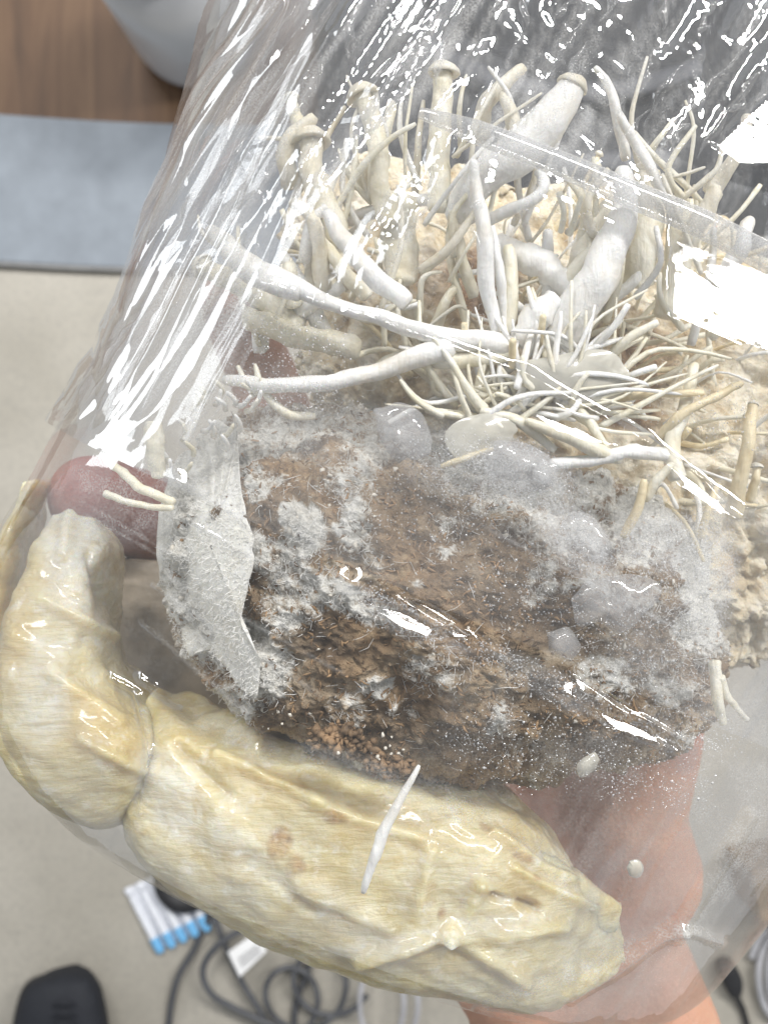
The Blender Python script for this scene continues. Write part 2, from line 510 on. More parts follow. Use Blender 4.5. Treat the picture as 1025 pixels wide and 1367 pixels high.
# blue grey mat: gently bowed edges
top_e = [(x, 152 + 0.03 * x + 6 * math.sin(x / 140)) for x in range(-500, 640, 40)]
bot_e = [(x, 345 + 0.02 * x + 7 * math.sin((x + 60) / 150)) for x in range(-500, 640, 40)]
fm = thing('floor_mat', 'blue grey mat strip lying between the wood floor and pale floor', 'mat')
slab('mat_sheet', top_e + bot_e[::-1], 0.005, 0.013, M['mat'], fm)
slab('edge_shadow', [(x, y - 1) for x, y in bot_e] + [(x, y + 6) for x, y in bot_e[::-1]], 0.0045, 0.0115, M['mat_edge'], fm)  # added strip: shadow line along the mat's lower edge, put in as colour

def lathe(name, prof, centre, material, parent=None, n=64, rot=None):
    th = np.linspace(0, 2 * math.pi, n, endpoint=False)
    V = np.array([[(r * math.cos(a), r * math.sin(a), z) for a in th] for r, z in prof])
    if rot is not None: V = V @ np.array(rot.to_3x3()).T
    V = V + np.asarray(centre)
    return link(name, mesh_fast(name, V, grid_faces(len(prof), n)), material, parent)

# white bin at the upper left
bn = thing('waste_bin', 'white rounded plastic bin standing on the wood floor', 'bin')
c = F(266, 50)
lathe('bin_body', [(0.0, .006), (.060, .006), (.072, .012), (.080, .028), (.083, .05), (.088, .16), (.094, .30), (.090, .30), (.084, .16), (.078, .05), (0, .04)], c, M['white_plastic'], bn)
lathe('bin_rim', [(.090, .298), (.098, .300), (.099, .308), (.094, .313), (.089, .308), (.0895, .299)], c, M['white_plastic'], bn)
lathe('base_ring', [(0, .0045), (.068, .0045), (.073, .007), (.070, .0118), (0, .0118)], c, M['black_rubber'], bn)

# dark bag behind the top of the pack
bagt = thing('dark_bag', 'dark fabric bag on the floor behind the crinkled film', 'bag')
bag = close_caps(ring_surface([
    (640, 325, 800, 330, 1.27, .01, .06, 0), (520, 290, 1040, 300, 1.25, .06, .09, 0), (440, 180, 1120, 230, 1.24, .09, .10, 0), (420, 60, 1140, 90, 1.24, .10, .10, 0),
    (430, -80, 1120, -40, 1.24, .09, .10, 0), (470, -180, 1050, -160, 1.25, .05, .09, 0), (600, -210, 900, -200, 1.26, .01, .08, 0)], 60, 80, 0.7))
N = normals_of(bag)
bag += N * (0.012 * fbm(bag[..., 0] * 14, bag[..., 1] * 14, bag[..., 2] * 14, 3, 3))[..., None]
bag[..., 2] = np.maximum(bag[..., 2], 0.014)
link('bag_body', mesh_fast('bag_body', bag, grid_faces(60, 80)), M['dark_bag'], bagt)
for k, pts in enumerate([[(560, 60, .20), (680, 110, .235), (820, 120, .235), (960, 80, .20)], [(620, 200, .19), (760, 215, .205), (900, 210, .19)]]):
    ctrl = np.array([F(*p) for p in pts])
    link('strap', tube_mesh('strap', tube(smooth_path(ctrl, 30), np.full(30, .011), 10, flat=.4)), M['bag_trim'], bagt)

# cables
def cable(pts, w, material, label, z=0.006, name='cable', n=90):
    ctrl = np.array([F(x, y, z + (0.004 if i % 2 else 0)) for i, (x, y) in enumerate(pts)])
    r = w / 2 * CAM_H / FPX
    o = link(name, tube_mesh(name, tube(smooth_path(ctrl, n), np.full(n, r), 10)), material)
    return tag(o, label, 'cable', 'cables lying on the floor')
cable([(276, 1150), (284, 1205), (262, 1262), (236, 1310), (225, 1375), (230, 1440)], 9, M['grey_cable'], 'dark cable dropping from the black puck to the bottom edge')
cable([(280, 1205), (300, 1262), (322, 1310), (352, 1360), (380, 1420)], 9, M['grey_cable'], 'dark cable running under the white printed tag', 0.017)
cable([(355, 1228), (300, 1255), (272, 1290), (280, 1325), (320, 1350), (400, 1385)], 9, M['grey_cable'], 'dark cable curving around left of the white tag', 0.028)
cable([(412, 1240), (412, 1290), (395, 1340), (392, 1400)], 9, M['grey_cable'], 'straight dark cable right of the white tag')
loop = [(455 + 44 * math.cos(a) - 6 * a, 1305 + 46 * math.sin(a) + 3 * a) for a in np.linspace(0.5, 13.5, 26)]
cable(loop, 8, M['grey_cable'], 'dark cable wound in loops below the pack', 0.017, 'coiled_cable', 240)
loop2 = [(505 + 34 * math.cos(a) + 3 * a, 1335 + 60 * math.sin(a)) for a in np.linspace(-2.5, 7.5, 20)]
cable(loop2, 7, M['pale_cable'], 'pale grey cable loop beside the dark coiled cable', 0.028, 'pale_cable', 200)
loop3 = [(1040 + 34 * math.cos(a) + 2.0 * a, 1300 + 62 * math.sin(a)) for a in np.linspace(-2.8, 16, 36)]
cable(loop3, 9, M['pale_cable'], 'pale grey cable coiled at the lower right edge', 0.012, 'coiled_cable', 320)
cable([(138, 1068), (155, 1082), (178, 1096), (205, 1108), (240, 1120), (262, 1150)], 9, M['grey_cable'], 'dark cable peeking out under the left lobe')

# black puck
pk = thing('black_puck', 'black round puck partly hidden under the pack, on the floor', 'puck')
c = F(250, 1172)
lathe('puck_body', [(0, .001), (.038, .001), (.041, .005), (.041, .02), (.036, .026), (.024, .027), (.020, .022), (0, .022)], c, M['black_rubber'], pk)
lathe('hub', [(.0, .0225), (.012, .0225), (.013, .027), (.010, .029), (0, .029)], c, M['black_cloth'], pk, 32)

# strip of single dose vials
st = thing('vial_strip', 'strip of five small vials with blue ends on the floor', 'vials')
ux = np.array([0.86, 0.42]); uy = np.array([-0.42, 0.86])   # photo axes of the strip (along the row; down a vial)
o0 = np.array([176, 1198])
for k in range(5):
    a = o0 + np.array([15.5, -7.2]) * k
    dirv = np.array([0.47, 0.88])
    p0, p1, p2, p3 = a, a + dirv * 20, a + dirv * 58, a + dirv * 84
    pts = smooth_path(np.array([F(*p0, .006), F(*p1, .006), F(*p2, .0075), F(*(p2 + dirv * 8), .0075)]), 14)
    v = link('vial', tube_mesh('vial', tube(pts, np.linspace(.0045, .0062, 14), 10, flat=.8)), M['vial'], st)
    pts = smooth_path(np.array([F(*(p2 + dirv * 4), .0078), F(*(p2 + dirv * 15), .0078), F(*p3, .007)]), 10)
    link('blue_end', tube_mesh('blue_end', tube(pts, np.array([.0060, .0066, .0068, .0068, .0067, .0066, .0064, .0062, .006, .005]), 10, flat=.8)), M['vial_blue'], v)
    link('twist_tab', tube_mesh('twist_tab', tube(np.array([F(*(a - dirv * 14), .005), F(*(a - dirv * 6), .005), F(*a, .005)]), np.array([.0055, .0056, .003]), 8, flat=.25)), M['vial'], v)
qa, qb = o0 + np.array([-6, -12]), o0 + np.array([68, -46])
dv = np.array([0.47, 0.88]) * 92
slab('carrier_strip', [tuple(qa), tuple(qb), tuple(qb + dv), tuple(qa + dv)], .0012, .0018, M['vial'], st)

# printed tag
tg = thing('paper_tag', 'white printed tag stuck on the cables below the pack', 'tag')
slab('tag_sheet', [(304, 1272), (342, 1245), (356, 1270), (320, 1305)], .036, .0366, M['paper'], tg)
for k in range(4):
    a = np.array([317 + k * 1.6, 1281 + k * 3.4]); b = a + np.array([27, -20])
    nrm = np.array([0.7, 1.1]) * (0.9 if k % 2 else 1.3)
    slab('print_line', [tuple(a), tuple(b), tuple(b + nrm), tuple(a + nrm)], .0367, .0370, M['ink'], tg)

# shoe
sh = thing('shoe', 'dark navy shoe toe at the bottom left corner', 'shoe')
S = ring_surface([(78, 1302, 104, 1300, 1.31, .004, .03, 0), (44, 1312, 122, 1308, 1.31, .018, .035, 0), (28, 1336, 134, 1330, 1.31, .028, .035, 0), (20, 1372, 142, 1366, 1.31, .034, .035, 0), (16, 1430, 146, 1426, 1.31, .05, .035, 0), (20, 1500, 142, 1500, 1.31, .065, .035, 0), (40, 1560, 120, 1560, 1.31, .04, .035, 0)], 60, 60, .8)
S = close_caps(S)
S += normals_of(S) * (0.0012 * fbm(S[..., 0] * 60, S[..., 1] * 60, S[..., 2] * 60, 3, 5))[..., None]
link('upper', mesh_fast('upper', S, grid_faces(60, 60)), M['black_cloth'], sh)
S = close_caps(ring_surface([(74, 1299, 106, 1297, 1.342, .004, .006, 0), (40, 1309, 126, 1305, 1.342, .01, .007, 0), (24, 1336, 138, 1330, 1.342, .01, .007, 0), (14, 1400, 148, 1396, 1.342, .01, .007, 0), (16, 1500, 146, 1500, 1.342, .01, .007, 0), (40, 1570, 120, 1570, 1.342, .01, .007, 0)], 40, 40, .6))
link('sole', mesh_fast('sole', S, grid_faces(40, 40)), M['black_rubber'], sh)
for k in range(3):
    y = 1340 + 14 * k
    ctrl = np.array([F(66, y + 6, .062 + .003 * k), F(84, y, .072 + .003 * k), F(104, y + 4, .062 + .003 * k)])
    link('lace', tube_mesh('lace', tube(smooth_path(ctrl, 12), np.full(12, .0028), 8)), M['black_cloth'], sh)

# things at the right edge
cb = slab('cardboard_box', [(1004, 1165), (1120, 1140), (1140, 1225), (1016, 1232)], .001, .10, M['cardboard'], None, .003)
tag(cb, 'brown cardboard box at the right edge beside the film', 'box')
pl = thing('black_plug', 'small black plug on the floor beside the forearm', 'plug')
S = close_caps(ring_surface([(958, 1286, 972, 1280, 1.335, .006, .012, 0), (956, 1292, 978, 1284, 1.335, .012, .012, 0), (964, 1310, 988, 1302, 1.335, .012, .012, 0), (970, 1324, 990, 1318, 1.335, .01, .012, 0), (978, 1334, 988, 1330, 1.335, .004, .006, 0)], 24, 20, .6))
link('plug_body', mesh_fast('plug_body', S, grid_faces(24, 20)), M['black_rubber'], pl)
ctrl = np.array([F(983, 1331, .015), F(992, 1350, .008), F(1000, 1380, .006)])
link('cord', tube_mesh('cord', tube(smooth_path(ctrl, 14), np.full(14, .004), 8)), M['black_rubber'], pl)

# ------------------------------------------------------------------ shape of the pack
D0 = 0.200
HULL = [
    (158, 1082, 770, 1342, D0, .012, .008, 40), (40, 990, 895, 1310, D0, .031, .026, 38), (-2, 888, 980, 1228, D0, .037, .034, 22),
    (8, 738, 1040, 1140, D0, .041, .040, 8), (72, 612, 1100, 1070, D0, .043, .043, 0), (112, 535, 1125, 980, D0, .044, .044, 0),
    (195, 375, 1150, 825, D0, .0445, .044, 0), (238, 240, 1160, 690, D0, .045, .043, 0), (285, 100, 1160, 545, D0, .046, .042, 0),
    (345, -50, 1165, 400, D0, .047, .040, 0), (415, -210, 1170, 240, D0, .048, .038, 0)]
coarse = ring_surface(HULL, 90, 120, 0.75)
HB = BVHTree.FromPolygons([Vector(v) for v in coarse.reshape(-1, 3)], [tuple(int(i) for i in f) for f in grid_faces(90, 120)])
ORG = Vector((0, 0, CAM_H))
def film_d(px, py):
    """distance of the near film face under a photo pixel"""
    dr = Vector(P(px, py, 1.0)) - ORG
    h = HB.ray_cast(ORG, dr.normalized())
    return D0 if h[0] is None else CAM_H - h[0].z
def IN(px, py, off):
    """point off millimetres behind the near film face"""
    return P(px, py, film_d(px, py) + off / 1000.0)

# ------------------------------------------------------------------ the hand that carries the pack
def make_hand():
    bm = bmesh.new()
    def capsule(p0, r0, p1, r1):
        p0, p1 = Vector(p0), Vector(p1)
        n = 14
        ax = (p1 - p0)
        L = ax.length
        q = ax.normalized().to_track_quat('Z', 'Y').to_matrix()
        prof = [(0.02 * r0, -r0)] + [(r0 * math.cos(a), r0 * math.sin(a)) for a in (-1.2, -.8, -.4, 0)] + [(r1 * math.cos(a), L + r1 * math.sin(a)) for a in (0, .4, .8, 1.2)] + [(0.02 * r1, L + r1)]
        rows = []
        for r, z in prof:
            rows.append([bm.verts.new(p0 + q @ Vector((r * math.cos(t), r * math.sin(t), z))) for t in np.linspace(0, 2 * math.pi, n, endpoint=False)])
        for a, b in zip(rows[:-1], rows[1:]):
            for i in range(n): bm.faces.new((a[i], a[(i + 1) % n], b[(i + 1) % n], b[i]))
        bm.faces.new(rows[0][::-1]); bm.faces.new(rows[-1])
    def chain(pts):
        for (a, b) in zip(pts[:-1], pts[1:]):
            capsule(P(*a[:3]), a[3] / 1000, P(*b[:3]), b[3] / 1000)
    wr = (800, 1372, .262)
    # forearm
    for dx in (-110, -35, 35, 100):
        chain([(790 + dx * 1.3, 1900, .30, 24), (800 + dx * 1.0, 1520, .272, 20), (800 + dx * 0.80, 1385, .267, 17), (775 + dx * .7, 1290, .268, 16)])
    # palm
    chain([(700, 1330, .266, 16), (560, 1120, .270, 15), (400, 950, .272, 11)])
    chain([(760, 1300, .268, 16), (640, 1050, .273, 14), (480, 850, .275, 11)])
    chain([(800, 1300, .268, 16), (720, 1020, .274, 14), (590, 800, .277, 11)])
    chain([(840, 1290, .268, 16), (790, 1040, .273, 14), (710, 780, .277, 11)])
    # little, ring, middle and index finger
    chain([(400, 950, .272, 10.5), (320, 820, .266, 10.4), (262, 722, .246, 10.6), (180, 684, .232, 10.6), (122, 664, .222, 9.8)])
    chain([(480, 850, .275, 11), (400, 630, .278, 10), (350, 500, .270, 9.5), (318, 430, .260, 8.6), (308, 400, .254, 7.8)])
    chain([(590, 800, .277, 11), (520, 540, .280, 10.3), (470, 370, .270, 9.6), (440, 300, .258, 8.8), (430, 280, .252, 8.0)])
    chain([(710, 780, .277, 11), (690, 540, .280, 10), (670, 390, .270, 9.4), (660, 320, .258, 8.6), (655, 300, .252, 8.0)])
    # thumb and its ball
    chain([(800, 1230, .264, 17), (848, 1165, .262, 17.5), (838, 1090, .260, 15), (875, 990, .256, 12), (885, 880, .254, 10.5), (880, 800, .250, 9.5)])
    bmesh.ops.recalc_face_normals(bm, faces=bm.faces)
    me = bpy.data.meshes.new('person'); bm.to_mesh(me); bm.free()
    o = link('person', me)
    rm = o.modifiers.new('remesh', 'REMESH'); rm.mode = 'VOXEL'; rm.voxel_size = 0.0013
    sm = o.modifiers.new('smooth', 'SMOOTH'); sm.factor = 0.5; sm.iterations = 10
    dg = bpy.context.evaluated_depsgraph_get()
    me2 = bpy.data.meshes.new_from_object(o.evaluated_get(dg))
    o.modifiers.clear(); o.data = me2
    n = len(me2.vertices)
    V = np.empty(n * 3, np.float32); me2.vertices.foreach_get('co', V); V = V.reshape(-1, 3)
    me2.polygons.foreach_set('use_smooth', np.full(len(me2.polygons), True))
    X, Y = proj(V)
    attr(me2, 'red', np.clip(blobs(X, Y, [(140, 660, 130, 100, 0, .95), (260, 380, 90, 110, 0, .4), (960, 960, 80, 120, 0, .35), (640, 1180, 90, 200, 30, .1)]) * (1 + .3 * fbm(X / 40, Y / 40)), 0, 1))
    me2.materials.clear(); me2.materials.append(M['skin'])
    return o
hand = make_hand()
tag(hand, 'bare right hand and wrist cradling the wrapped pack from below', 'person')

# ------------------------------------------------------------------ mushroom block in the pack
gb = thing('mushroom_block', 'mouldy brown mushroom block sprouting white stems, inside the film', 'mushroom')

BLOCK = [(440, 1008, 700, 1042, .196, .004, .004, 8), (335, 938, 875, 985, .194, .020, .020, 12), (272, 845, 935, 925, .192, .028, .028, 10), (236, 755, 945, 858, .192, .031, .032, 0),
         (240, 665, 940, 800, .193, .031, .033, 0), (285, 590, 930, 730, .195, .028, .032, 0), (370, 545, 890, 680, .198, .020, .028, 0), (480, 540, 800, 640, .202, .006, .012, 0)]
ns, nt = 420, 560
V = ring_surface(BLOCK, ns, nt, 0.85, 0.68)
V = close_caps(V)
N = normals_of(V)
X, Y = proj(V)
q = V * 1000
lump = fbm(q[..., 0] / 16, q[..., 1] / 16, q[..., 2] / 16, 3, 21)
mid = fbm(q[..., 0] / 4.2, q[..., 1] / 4.2, q[..., 2] / 4.2, 4, 31, 0.6)
grit = np.abs(vnoise(q[..., 0] / 1.3, q[..., 1] / 1.3, q[..., 2] / 1.3, 41))
disp = 0.0042 * lump + 0.0036 * mid + 0.0005 * grit
coat = blobs(X, Y, [(262, 720, 46, 120, 8, 1.0), (285, 815, 40, 110, -22, .9), (300, 620, 60, 80, 30, .62), (385, 575, 90, 50, -12, .55), (500, 575, 110, 55, 10, .5), (410, 715, 34, 44, 20, .95), (400, 700, 24, 30, 0, 1.0),
                     (360, 740, 90, 34, 20, .68), (460, 800, 110, 30, 26, .66), (390, 800, 60, 60, 0, .55), (620, 600, 100, 60, 10, .6), (720, 690, 110, 60, 35, .55), (800, 700, 60, 60, 0, .6), (860, 700, 60, 80, 0, .7), (930, 780, 46, 130, 0, .8),
                     (860, 800, 110, 40, 15, .42), (575, 900, 60, 46, 0, .45), (350, 880, 40, 70, -30, .7), (320, 930, 50, 40, 0, .6), (500, 930, 30, 20, 0, .75), (700, 1000, 60, 20, 10, .3), (790, 660, 40, 30, 0, .7)])
coat = np.maximum(coat, 0.56 * sstep(-.1, .6, fbm(X / 60, Y / 60, None, 3, 51)))
warm = blobs(X, Y, [(410, 650, 110, 26, 25, .8), (560, 735, 70, 50, 20, .7), (500, 700, 60, 40, 20, .4), (640, 1010, 70, 40, 0, .7), (470, 880, 50, 80, 0, .5), (600, 830, 100, 50, 20, .5), (700, 760, 110, 34, 25, .5), (480, 640, 90, 24, 30, .6), (790, 930, 90, 30, 15, .5), (540, 950, 90, 40, 0, .5), (880, 900, 60, 60, 0, .4), (280, 900, 60, 60, 0, .8)])
dark = blobs(X, Y, [(420, 850, 80, 36, 20, .9), (330, 700, 50, 20, 20, .7), (600, 720, 160, 60, 25, .45), (690, 790, 150, 60, 25, .5), (910, 850, 70, 50, 0, .7), (820, 890, 100, 40, 10, .6), (560, 980, 120, 36, 0, .7), (400, 920, 70, 50, 0, .6), (770, 940, 120, 50, 10, .6)])
disp += 0.0016 * np.clip(coat, 0, 1) * (0.5 + 0.5 * fbm(X / 14, Y / 14, None, 3, 61))
BV = V + N * disp[..., None]
BF = grid_faces(ns, nt)
me = mesh_fast('substrate', BV, BF)
attr(me, 'coat', coat); attr(me, 'warm', warm); attr(me, 'dark', dark)
link('substrate', me, M['block'], gb)
sub = BV[::3, ::3]
BB = BVHTree.FromPolygons([Vector(v) for v in sub.reshape(-1, 3)], [tuple(int(i) for i in f) for f in grid_faces(sub.shape[0], sub.shape[1])])

# cream bed of mycelium behind and above the block
BED = [(520, 720, 1010, 900, .204, .006, .01, 0), (430, 620, 1050, 850, .206, .020, .02, 0), (420, 540, 1080, 760, .206, .024, .024, 0), (410, 450, 1090, 660, .208, .024, .024, 0),
       (400, 370, 1090, 560, .210, .020, .022, 0), (370, 310, 1070, 450, .212, .015, .018, 0), (390, 250, 1040, 370, .213, .010, .014, 0), (450, 215, 930, 290, .214, .004, .006, 0)]
ns2, nt2 = 280, 360
V = close_caps(ring_surface(BED, ns2, nt2, 0.85, 0.65))
N = normals_of(V); q = V * 1000; X, Y = proj(V)
V = V + N * (0.007 * fbm(q[..., 0] / 14, q[..., 1] / 14, q[..., 2] / 14, 3, 71) + 0.004 * fbm(q[..., 0] / 4, q[..., 1] / 4, q[..., 2] / 4, 4, 81, .6))[..., None]
me = mesh_fast('mycelium_bed', V, grid_faces(ns2, nt2))
attr(me, 'warm', np.clip(blobs(X, Y, [(640, 370, 70, 60, 10, .95), (575, 375, 60, 40, 0, .6), (850, 490, 60, 70, 30, .8), (840, 550, 50, 40, 0, .9), (800, 430, 40, 50, 0, .6), (650, 490, 50, 24, 20, .5), (720, 420, 60, 60, 0, .3)]) + .25 * fbm(X / 22, Y / 22, None, 3, 9), 0, 1))
link('mycelium_bed', me, M['bed'], gb)
sub = V[::2, ::2]
EB = BVHTree.FromPolygons([Vector(v) for v in sub.reshape(-1, 3)], [tuple(int(i) for i in f) for f in grid_faces(sub.shape[0], sub.shape[1])])

def hit(bvh, px, py):
    dr = (Vector(P(px, py, 1.0)) - ORG).normalized()
    h = bvh.ray_cast(ORG, dr)
    return (h[0], h[1] if h[1].dot(dr) < 0 else -h[1]) if h[0] is not None else (None, None)

# stems: (control points (px, py, mm behind the film), widths px, material, cap radius px or 0)
def stem(ctrl, widths, material, cap=0.0, name='mushroom_stem', n=28, nt_=12, seed=0, wob=.10, capdir=None):
    pts = smooth_path(np.array([IN(*c) for c in ctrl]), n)
    w = np.interp(np.linspace(0, 1, n), np.linspace(0, 1, len(widths)), widths)
    d = CAM_H - pts[:, 2]
    q_ = pts * 1000
    jit = np.stack([fbm(q_[:, 0] / 9 + seed, q_[:, 1] / 9, None, 2, seed + k) for k in range(3)], -1) * (w.mean() / FPX * 0.2 * 0.22)
    pts = pts + jit
    r = w / 2 * d / FPX
    r[0] *= .75; r[-1] *= .75
    o = link(name, tube_mesh(name, tube(pts, r, nt_, wob, seed)), M[material], gb)
    if cap:
        T = Vector(pts[0] - pts[2]).normalized()
        qm = T.to_track_quat('Z', 'Y').to_matrix()
        R = cap * d[0] / FPX
        prof = [(0.01, .55), (.35, .52), (.7, .36), (.93, .08), (1.0, -.14), (.94, -.22), (.7, -.10), (.3, -.05), (.02, -.04)]
        th = np.linspace(0, 2 * math.pi, 20, endpoint=False)
        Vc = np.array([[np.array(qm @ Vector((rr * R * math.cos(a) * (1 + .06 * math.sin(3 * a + seed)), rr * R * math.sin(a), zz * R * (1 + .1 * math.sin(2 * a + seed))))) + pts[0] for a in th] for rr, zz in prof])
        link('cap', mesh_fast('cap', Vc, grid_faces(len(prof), 20)), M['cap'], o)
    return o

BIG = [
    ([(284, 306, 7), (312, 330, 4), (345, 362, 3), (400, 385, 3)], [18, 30, 36, 30], 'stem_white', 0),
    ([(318, 358, 6), (360, 372, 3), (450, 402, 3), (560, 436, 3.5), (690, 468, 6)], [26, 34, 20, 26, 34], 'stem_white', 0),
    ([(302, 506, 9), (360, 513, 5), (440, 508, 4), (510, 492, 4), (600, 458, 5)], [15, 20, 22, 26, 34], 'stem_white', 0),
    ([(432, 284, 6), (455, 322, 4), (492, 360, 4), (545, 404, 5)], [14, 26, 30, 26], 'stem_white', 0),
    ([(418, 306, 11), (450, 350, 10), (490, 398, 10)], [12, 20, 22], 'stem_cream', 0),
    ([(634, 210, 2), (640, 270, 3), (650, 350, 4), (662, 445, 7)], [12, 20, 22, 15], 'stem_white', 0),
    ([(655, 300, 5), (668, 370, 6), (674, 440, 9)], [8, 14, 10], 'stem_white', 0),
    ([(832, 225, 8), (834, 300, 7), (800, 372, 7), (765, 430, 9), (735, 490, 14)], [24, 38, 50, 54, 44], 'stem_white', 0),
    ([(762, 118, 9), (735, 165, 9), (690, 205, 9), (640, 246, 11), (615, 300, 15)], [34, 48, 52, 46, 40], 'stem_white', 34),
    ([(655, 322, 12), (710, 352, 11), (758, 386, 12)], [36, 40, 32], 'stem_white', 0),
    ([(745, 398, 9), (722, 420, 8), (692, 462, 10)], [32, 44, 30], 'stem_white', 0),
    ([(815, 268, 14), (790, 330, 14), (760, 400, 16)], [26, 34, 40], 'stem_cream', 0),
    ([(690, 470, 5), (620, 480, 6), (540, 478, 7), (500, 500, 10)], [16, 22, 26, 20], 'stem_cream', 0),
    ([(735, 618, 6), (790, 616, 5), (850, 602, 4.5), (900, 612, 6)], [14, 18, 20, 16], 'stem_white', 0),
    ([(905, 640, 5), (895, 590, 6), (915, 540, 7), (930, 480, 8)], [26, 22, 18, 14], 'stem_cream', 0),
    ([(415, 190, 12), (432, 260, 11), (455, 330, 13)], [30, 36, 34], 'stem_cream', 44),
    ([(482, 122, 12), (500, 200, 12), (520, 300, 14)], [26, 30, 34], 'stem_cream', 36),
    ([(592, 96, 13), (590, 180, 13), (585, 290, 15)], [26, 28, 30], 'stem_cream', 34),
    ([(390, 130, 13), (400, 170, 13), (410, 240, 14)], [16, 18, 20], 'stem_cream', 18),
        ([(540, 250, 15), (535, 310, 16), (540, 380, 17)], [40, 44, 40], 'stem_cream', 0),
    ([(855, 225, 16), (862, 300, 16), (850, 380, 17)], [34, 44, 44], 'stem_cream', 24),
    ([(900, 260, 16), (905, 330, 16), (890, 420, 17)], [30, 36, 40], 'stem_cream', 20),
    ([(270, 350, 14), (330, 380, 12), (400, 440, 14)], [26, 34, 34], 'stem_cream', 28),
    ([(330, 420, 12), (400, 450, 12), (480, 470, 14)], [28, 34, 34], 'stem_cream', 0),
    ([(1003, 540, 5), (998, 580, 4), (988, 640, 5), (980, 690, 8)], [14, 18, 20, 26], 'stem_tan', 12),
    ([(990, 512, 4), (950, 532, 4), (905, 556, 5), (880, 585, 8)], [8, 12, 14, 12], 'stem_tan', 0),
    ([(940, 526, 5), (890, 526, 5), (840, 530, 6), (790, 540, 8)], [9, 12, 13, 12], 'stem_tan', 0),
    ([(208, 560, 3), (208, 600, 4), (214, 640, 6)], [22, 30, 18], 'stem_cream', 0),
    ([(246, 590, 6), (262, 550, 6), (275, 520, 7)], [10, 12, 8], 'stem_white', 0),
    ([(140, 614, 5), (165, 634, 5), (190, 652, 5), (232, 672, 6)], [9, 13, 13, 12], 'stem_cream', 0),
    ([(140, 658, 5), (165, 668, 5), (200, 676, 6), (230, 678, 6)], [11, 9, 9, 10], 'stem_cream', 0),
    ([(1012, 622, 6), (1010, 640, 6), (1000, 670, 8)], [10, 12, 14], 'stem_tan', 14),
    ([(560, 1022, 1.5), (530, 1075, 1.2), (506, 1130, 1.2), (487, 1192, 1.8)], [6, 14, 17, 9], 'stem_white', 0),
    ([(960, 900, 3), (972, 930, 3), (1000, 962, 3)], [14, 10, 7], 'stem_cream', 0),
    ([(955, 880, 4), (958, 930, 3), (966, 968, 3)], [16, 16, 10], 'stem_cream', 0),
]
for k, (c, w, m, cp) in enumerate(BIG):
    stem(c, w, m, cp * .65, seed=k + 1, wob=.2)

# fused clump of softer stems behind the long ones
for k in range(100):
    px, py = random.uniform(340, 960), random.uniform(190, 470)
    if py < 150 + abs(px - 620) * .25 or math.hypot(px - 745, py - 235) < 75: continue
    lean = math.radians(random.gauss(-78, 32))
    L = random.uniform(60, 170)
    off = random.uniform(9, 17)
    dx, dy = math.cos(lean) * L, math.sin(lean) * L
    bx_, by_ = random.gauss(0, 14), random.gauss(0, 10)
    wd = random.choice([5, 7, 9, 12, 16, 22])
    stem([(px + dx, py + dy, off - 1), (px + dx * .55 + bx_, py + dy * .55 + by_, off - 1), (px, py, off + 2)], [wd * .7, wd, wd * 1.15], random.choice(['stem_cream', 'stem_white', 'stem_cream', 'cap']), 0, 'mushroom_stem', 16, 9, 400 + k, .28)

# branching thin sprouts, each its own
SPR = [
    ([(578, 448, 3), (600, 480, 3), (622, 516, 4), (650, 552, 6)], [7, 9, 12, 18], 'stem_cream'), ([(534, 506, 3), (556, 534, 3), (590, 556, 5)], [5, 8, 12], 'stem_cream'),
    ([(620, 430, 4), (621, 470, 6)], [9, 9], 'stem_tan'), ([(683, 452, 3), (682, 490, 6)], [10, 12], 'stem_tan'), ([(724, 420, 4), (718, 470, 7)], [9, 11], 'stem_tan'),
    ([(838, 405, 4), (815, 440, 5), (785, 470, 8)], [9, 9, 12], 'stem_white'), ([(876, 488, 4), (845, 498, 5), (815, 515, 8)], [9, 9, 10], 'stem_white'), ([(880, 430, 5), (840, 455, 6), (810, 485, 9)], [10, 13, 12], 'stem_cream'),
    ([(745, 255, 5), (752, 285, 6), (748, 310, 8)], [10, 8, 8], 'stem_cream'), ([(776, 262, 5), (768, 290, 6), (760, 315, 8)], [7, 8, 9], 'stem_cream'),
    ([(340, 485, 6), (352, 520, 6), (385, 552, 7), (420, 555, 9)], [6, 10, 12, 10], 'stem_cream'), ([(318, 488, 7), (326, 505, 7), (340, 530, 8)], [6, 7, 9], 'stem_cream'),
    ([(700, 560, 3), (740, 575, 3), (790, 595, 4), (830, 612, 5)], [10, 20, 22, 14], 'stem_cream'), ([(770, 545, 5), (790, 570, 5), (810, 600, 6)], [12, 14, 12], 'stem_cream'),
    ([(660, 600, 3), (620, 612, 3), (590, 622, 4)], [7, 9, 8], 'stem_tan'), ([(690, 520, 3), (700, 480, 4), (712, 440, 6)], [10, 10, 8], 'stem_white'), ([(640, 545, 4), (690, 560, 4), (740, 600, 5)], [12, 16, 10], 'stem_cream'),
    ([(860, 640, 3), (850, 680, 4), (832, 715, 6)], [10, 14, 12], 'stem_tan'), ([(900, 620, 3), (880, 640, 3), (860, 668, 5)], [8, 14, 16], 'stem_cream'), ([(960, 650, 4), (945, 690, 4), (935, 720, 6)], [8, 12, 12], 'stem_tan'),
]
for k, (c, w, m) in enumerate(SPR):
    stem(c, w, m, 0, 'sprout', 14, 8, 100 + k, .12)
